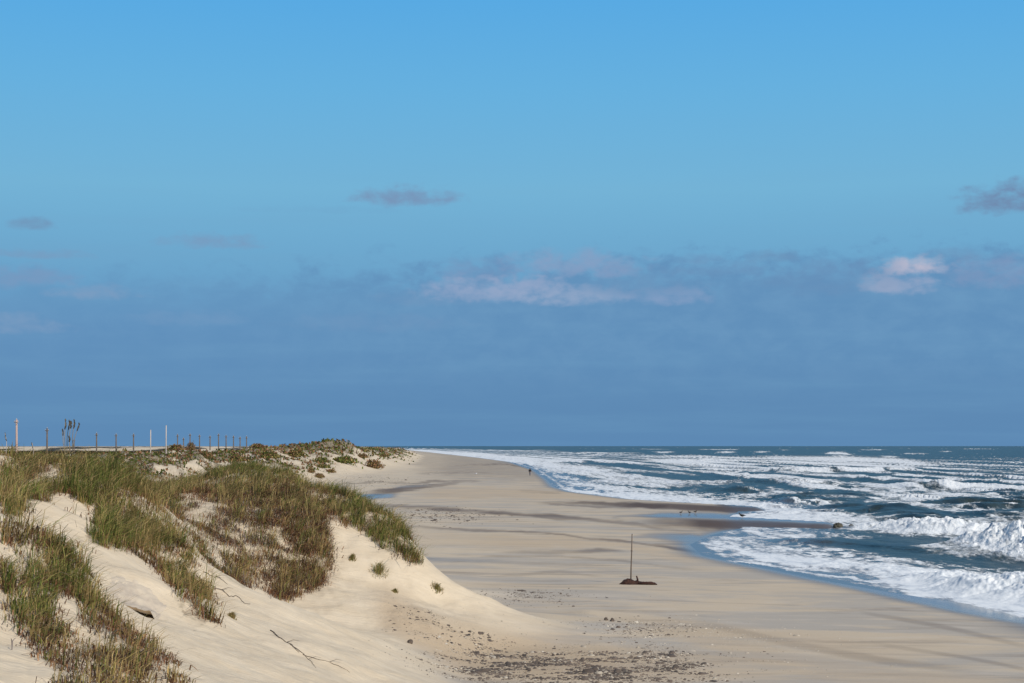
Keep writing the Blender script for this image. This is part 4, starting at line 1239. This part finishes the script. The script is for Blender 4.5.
skin_body('jacket', [((0, 0, .86), .23, .8), ((0, 0, 1.15), .24, .8), ((0, .01, 1.40), .24, .7), ((0, .02, 1.49), .09), ((-.20, 0, 1.43), .09), ((-.27, .04, 1.16), .075), ((-.245, .13, .95), .06), ((.20, 0, 1.43), .09), ((.28, -.05, 1.16), .075), ((.275, -.06, .95), .06)],
          [(0, 1), (1, 2), (2, 3), (2, 4), (4, 5), (5, 6), (2, 7), (7, 8), (8, 9)], M_dark, pe)
skin_body('trousers', [((0, 0, .92), .15, .85), ((-.095, 0, .82), .115), ((-.10, .12, .48), .088), ((-.10, .16, .13), .066), ((.095, 0, .82), .115), ((.10, -.03, .48), .088), ((.10, -.22, .15), .066)],
          [(0, 1), (1, 2), (2, 3), (0, 4), (4, 5), (5, 6)], M_trou, pe)
mk('hair', lambda b: b.ball((0, -.005, 1.70), (.105, .115, .115), 12, 8), M_hair, pe)
for sx, y_, z_ in ((-.1, .22, .05), (.1, -.16, .06)):
    mk('shoe', lambda b: b.ball((sx, y_, z_), (.055, .14, .055), 10, 6), M_dark, pe)
tag(pe, 'person in a dark jacket and grey trousers walking on the beach far away', 'person')


# ------------------------------------------------------------------ birds
def bird(name, px, py, size, body, lab, rz, grp='birds standing on the wet sand'):
    p = P(px, py); r = empty(name, p, rz); s_ = size
    b = MB()
    # one continuous body: tail, belly, breast, neck, head
    pts = [(-.62, .60), (-.40, .62), (-.15, .60), (.12, .62), (.30, .74), (.38, .92), (.46, 1.02), (.56, 1.0)]
    rd = [.03, .11, .20, .20, .13, .09, .10, .03]
    b.add(tube([(x * s_, 0, z * s_) for x, z in pts], [q_ * s_ for q_ in rd], 10))
    b.build('body', body, r)
    for sg in (-1, 1):
        w_ = MB(); w_.add(tube([(.20 * s_, sg * .16 * s_, .68 * s_), (-.1 * s_, sg * .20 * s_, .66 * s_), (-.45 * s_, sg * .10 * s_, .62 * s_), (-.75 * s_, sg * .03 * s_, .58 * s_)], [.05 * s_, .11 * s_, .07 * s_, .01 * s_], 8, .5))
        w_.build('wing', M_fdark if body is M_fdark else M_metal, r)
        l_ = MB(); l_.add(tube([(.0, sg * .09 * s_, .48 * s_), (-.05 * s_, sg * .09 * s_, .24 * s_), (0, sg * .09 * s_, 0), (.12 * s_, sg * .09 * s_, -.005)], [.035 * s_, .022 * s_, .02 * s_, .02 * s_], 6))
        l_.build('leg', M_beak, r)
    k = MB(); k.add(tube([(.54 * s_, 0, 1.0 * s_), (.74 * s_, 0, .96 * s_)], [.035 * s_, .008 * s_], 6)); k.build('beak', M_beak, r)
    tag(r, lab, 'bird', grp)


bird('bird', 681, 514.3, .38, M_fdark, 'leftmost of three small dark birds standing by the blue pool', .4)
bird('bird', 689.5, 514.3, .38, M_fdark, 'middle one of three small dark birds by the blue pool', 2.6)
bird('bird', 695.5, 513.6, .38, M_fdark, 'rightmost of three small dark birds by the blue pool', .2)
bird('bird', 742, 519, .60, M_fdark, 'bigger dark bird on the wet sand bar beside the foam', 2.9)
bird('seagull', 476, 475, .55, M_fpale, 'pale gull with grey wings standing alone far up the beach', .2)


# ------------------------------------------------------------------ stones at the tip of the sand bar
def stone(px, py, wpx, hpx, lab, seed, mat=M_rock, name='rock', grp='dark rocks in the surf'):
    p = P(px, py)
    if mat is M_rock:
        d_ = (H - .12) * F / (py - HOR); p = Vector(((px - 512) / F * d_, d_, .12))
    k_ = p.y / F; w_, h_ = wpx * k_ / 2, hpx * k_
    nu, nv = 28, 16
    a = np.linspace(0, 2 * np.pi, nu, endpoint=False); ph = np.linspace(.02, np.pi - .02, nv)
    A_, B_ = np.meshgrid(a, ph)
    n_ = 1 + .62 * fbm(np.cos(A_) * 1.9 + seed, np.sin(A_) * 1.2 + B_ * 1.4, 4)
    x = w_ * np.sin(B_) * np.cos(A_) * n_; y = w_ * .7 * np.sin(B_) * np.sin(A_) * n_; z = h_ * .75 * np.cos(B_) * n_ + h_ * .2
    i = np.arange(nv - 1)[:, None] * nu + np.arange(nu)[None, :]; j = np.arange(nv - 1)[:, None] * nu + (np.arange(nu)[None, :] + 1) % nu
    q = np.stack([i, j, j + nu, i + nu], -1).reshape(-1, 4)
    o = mesh_np(name, np.stack([x, y, z], -1).reshape(-1, 3), q, mat); o.location = p
    tag(o, lab, name.replace('_', ' '), grp)


stone(838, 527.2, 9, 4, 'largest olive dark rock at the tip of the wet sand bar', 1)
stone(851, 527.4, 6, 3, 'small dark rock just right of the largest one', 5)
stone(873, 527.4, 9, 3, 'dark rock standing apart in the foam, furthest right', 9)

# ------------------------------------------------------------------ crusted slab, twigs and litter on the near sand
sp = P(140, 600); k_ = sp.y / F
nu, nv = 70, 40
U, Vv = np.meshgrid(np.linspace(0, 1, nu), np.linspace(0, 1, nv), indexing='ij')
# a tilted, creased sheet of crusted sand sticking out over a little undercut
xs_ = (-46 + 74 * U) * k_; ys_ = -.9 - .5 * U + 2.6 * Vv
zs_ = np.zeros_like(xs_)
gx = sp.x + xs_; gy = sp.y + ys_
gz = height(gx, gy) - sp.z
fr = ss(1 - Vv, .55, 1.0)
lift = .02 + .15 * ss(U, .35, .85) * fr + .05 * fbm(U * 4, Vv * 3, 4) + .03 * np.abs(fbm(U * 9, Vv * 3 + 5, 3))
rim = ss(U, 0, .35) * ss(1 - U, 0, .10) * ss(1 - Vv, 0, .35)
ztop = gz + lift * rim - .05 * (1 - rim)
top_ = np.stack([xs_, ys_, ztop], -1).reshape(-1, 3)
bot_ = np.stack([xs_, ys_ + .16 * fr, ztop - .09 * rim - .01], -1).reshape(-1, 3)
qq = grid_quads(nu, nv); nn = nu * nv
side = []
ed = [i * nv for i in range(nu)]
for a_, b_ in zip(ed[:-1], ed[1:]): side.append((a_, b_, b_ + nn, a_ + nn))
ed = [i * nv + nv - 1 for i in range(nu)]
for a_, b_ in zip(ed[:-1], ed[1:]): side.append((b_, a_, a_ + nn, b_ + nn))
for j in range(nv - 1):
    side.append((j + 1, j, j + nn, j + 1 + nn)); e_ = (nu - 1) * nv + j; side.append((e_, e_ + 1, e_ + 1 + nn, e_ + nn))
o = mesh_np('sand_slab', np.concatenate([top_, bot_]), np.concatenate([qq[:, ::-1], qq + nn, np.array(side)]), M_crust)
o.location = sp
tag(o, 'grey crusted slab of hardened sand jutting out between the grassy hummocks', 'sand slab')


def smooth_path(pts):
    a = np.array(pts, float); k = np.linspace(0, len(a) - 1, (len(a) - 1) * 4 + 1); i = np.arange(len(a))
    x = np.interp(k, i, a[:, 0]); y = np.interp(k, i, a[:, 1])
    x[1:-1] = .25 * x[:-2] + .5 * x[1:-1] + .25 * x[2:]; y[1:-1] = .25 * y[:-2] + .5 * y[1:-1] + .25 * y[2:]
    return [(p + R.normal(0, .25), q + R.normal(0, .3)) for p, q in zip(x, y)]


def twig(pts, lab, rad=.018, name='twig', grp='twigs on the near sand'):
    pts = smooth_path(pts); g0 = P(*pts[0]); b = MB(); path = []
    for i, (px, py) in enumerate(pts):
        q_ = P(px, py) - g0; path.append(q_ + Vector((0, 0, rad * (.9 + .5 * math.sin(i * .9)))))
    b.add(tube(path, [rad * (1 - .6 * i / len(path)) for i in range(len(path))], 6))
    m_ = len(path) // 2
    b.add(tube([path[m_], path[m_] + Vector((.18, .15, .05)), path[m_] + Vector((.34, .10, .03))], [rad * .6, rad * .5, rad * .2], 6))
    o = b.build(name, M_peb); o.location = g0
    tag(o, lab, 'twig', grp)


twig([(271, 631), (281, 639), (292, 646), (299, 653)], 'thickest dark twig on the smooth near sand', .014)
twig([(290, 645), (304, 655), (312, 663), (316, 668)], 'dark twig continuing downhill from the thickest one', .009)
twig([(303, 656), (320, 660), (338, 666), (350, 673)], 'long thin pale-brown twig pointing at the lower right', .010)
twig([(196, 576), (201, 581), (208, 582), (214, 589), (222, 590), (229, 597), (238, 597), (243, 603), (250, 605)], 'crooked dark root on the sand right of the near grassy ridge', .016)
twig([(203, 572), (212, 577), (219, 578), (228, 585)], 'short thin root above the crooked one', .014)

# flotsam clumps one can tell apart
stone(606, 620.5, 4, 3, 'first of two small dark clumps by the low sand hump', 12, M_peb, 'seaweed_clump', 'dark clumps on the beach')
stone(612, 621.5, 4, 3.2, 'second small dark clump, just right of the first', 15, M_peb, 'seaweed_clump', 'dark clumps on the beach')
stone(410, 643.5, 5, 4, 'dark clump at the foot of the bright sand slope', 19, M_peb, 'seaweed_clump', 'dark clumps on the beach')


def litter(name, label, spots, n, size, mat, flat=.5):
    V = []; Q = []
    base = np.array([(-1, -1, 0), (1, -1, 0), (1, 1, 0), (-1, 1, 0), (-.6, -.6, 1), (.6, -.6, 1), (.6, .6, 1), (-.6, .6, 1)], float)
    bq = np.array([(0, 1, 5, 4), (1, 2, 6, 5), (2, 3, 7, 6), (3, 0, 4, 7), (4, 5, 6, 7)])
    tot = 0
    for (cx, cy, sx, sy, wgt) in spots:
        m = int(n * wgt); px = cx + R.normal(0, sx, m); py = cy + R.normal(0, sy, m)
        dd = (H - .45) * F / (py - HOR); xx = (px - 512) / F * dd
        c = fbm(xx / 2.2, dd / 1.1, 4) + .4 * fbm(xx / .35, dd / .35, 2); kk = c > R.uniform(-.25, .75, m)
        xx, dd = xx[kk], dd[kk]; zz = height(xx, dd)
        s_ = size * np.exp(R.normal(0, .6, len(xx))); an = R.uniform(0, 6.28, len(xx)); asp = R.uniform(.5, 1.6, len(xx))
        v = base[None] * np.stack([s_ * asp, s_, s_ * flat * R.uniform(.5, 1.5, len(xx))], 1)[:, None, :] * R.uniform(.75, 1.25, (len(xx), 8, 3))
        ca, sa = np.cos(an)[:, None], np.sin(an)[:, None]
        vx = v[..., 0] * ca - v[..., 1] * sa + xx[:, None]; vy = v[..., 0] * sa + v[..., 1] * ca + dd[:, None]; vz = v[..., 2] + zz[:, None] - .004
        V.append(np.stack([vx, vy, vz], -1).reshape(-1, 3)); Q.append((bq[None] + (np.arange(len(xx)) * 8)[:, None, None]).reshape(-1, 4) + tot); tot += len(xx) * 8
    o = mesh_np(name, np.concatenate(V), np.concatenate(Q), mat, None, False)
    tag(o, label, 'beach litter', None, 'stuff')


litter('wrack', 'dark bits of dried seaweed strewn over the near beach', [(570, 668, 62, 9, 1.0), (600, 655, 60, 6, .5), (490, 660, 22, 9, .35), (640, 665, 40, 8, .3), (430, 645, 20, 4, .06), (530, 595, 30, 3, .12), (640, 625, 30, 5, .12)], 24000, .015, M_peb, .55)
litter('shells', 'pale broken shells scattered over the near beach', [(580, 665, 70, 12, 1.0), (660, 625, 50, 6, .45), (470, 662, 35, 12, .3), (730, 640, 60, 12, .2)], 20000, .012, M_shell, .5)
litter('pebbles', 'dark flecks on the beach beyond the middle dune', [(430, 514, 35, 4, 1.0), (380, 481, 20, 4, .5), (350, 478, 20, 4, .4)], 3500, .035, M_peb, .5)
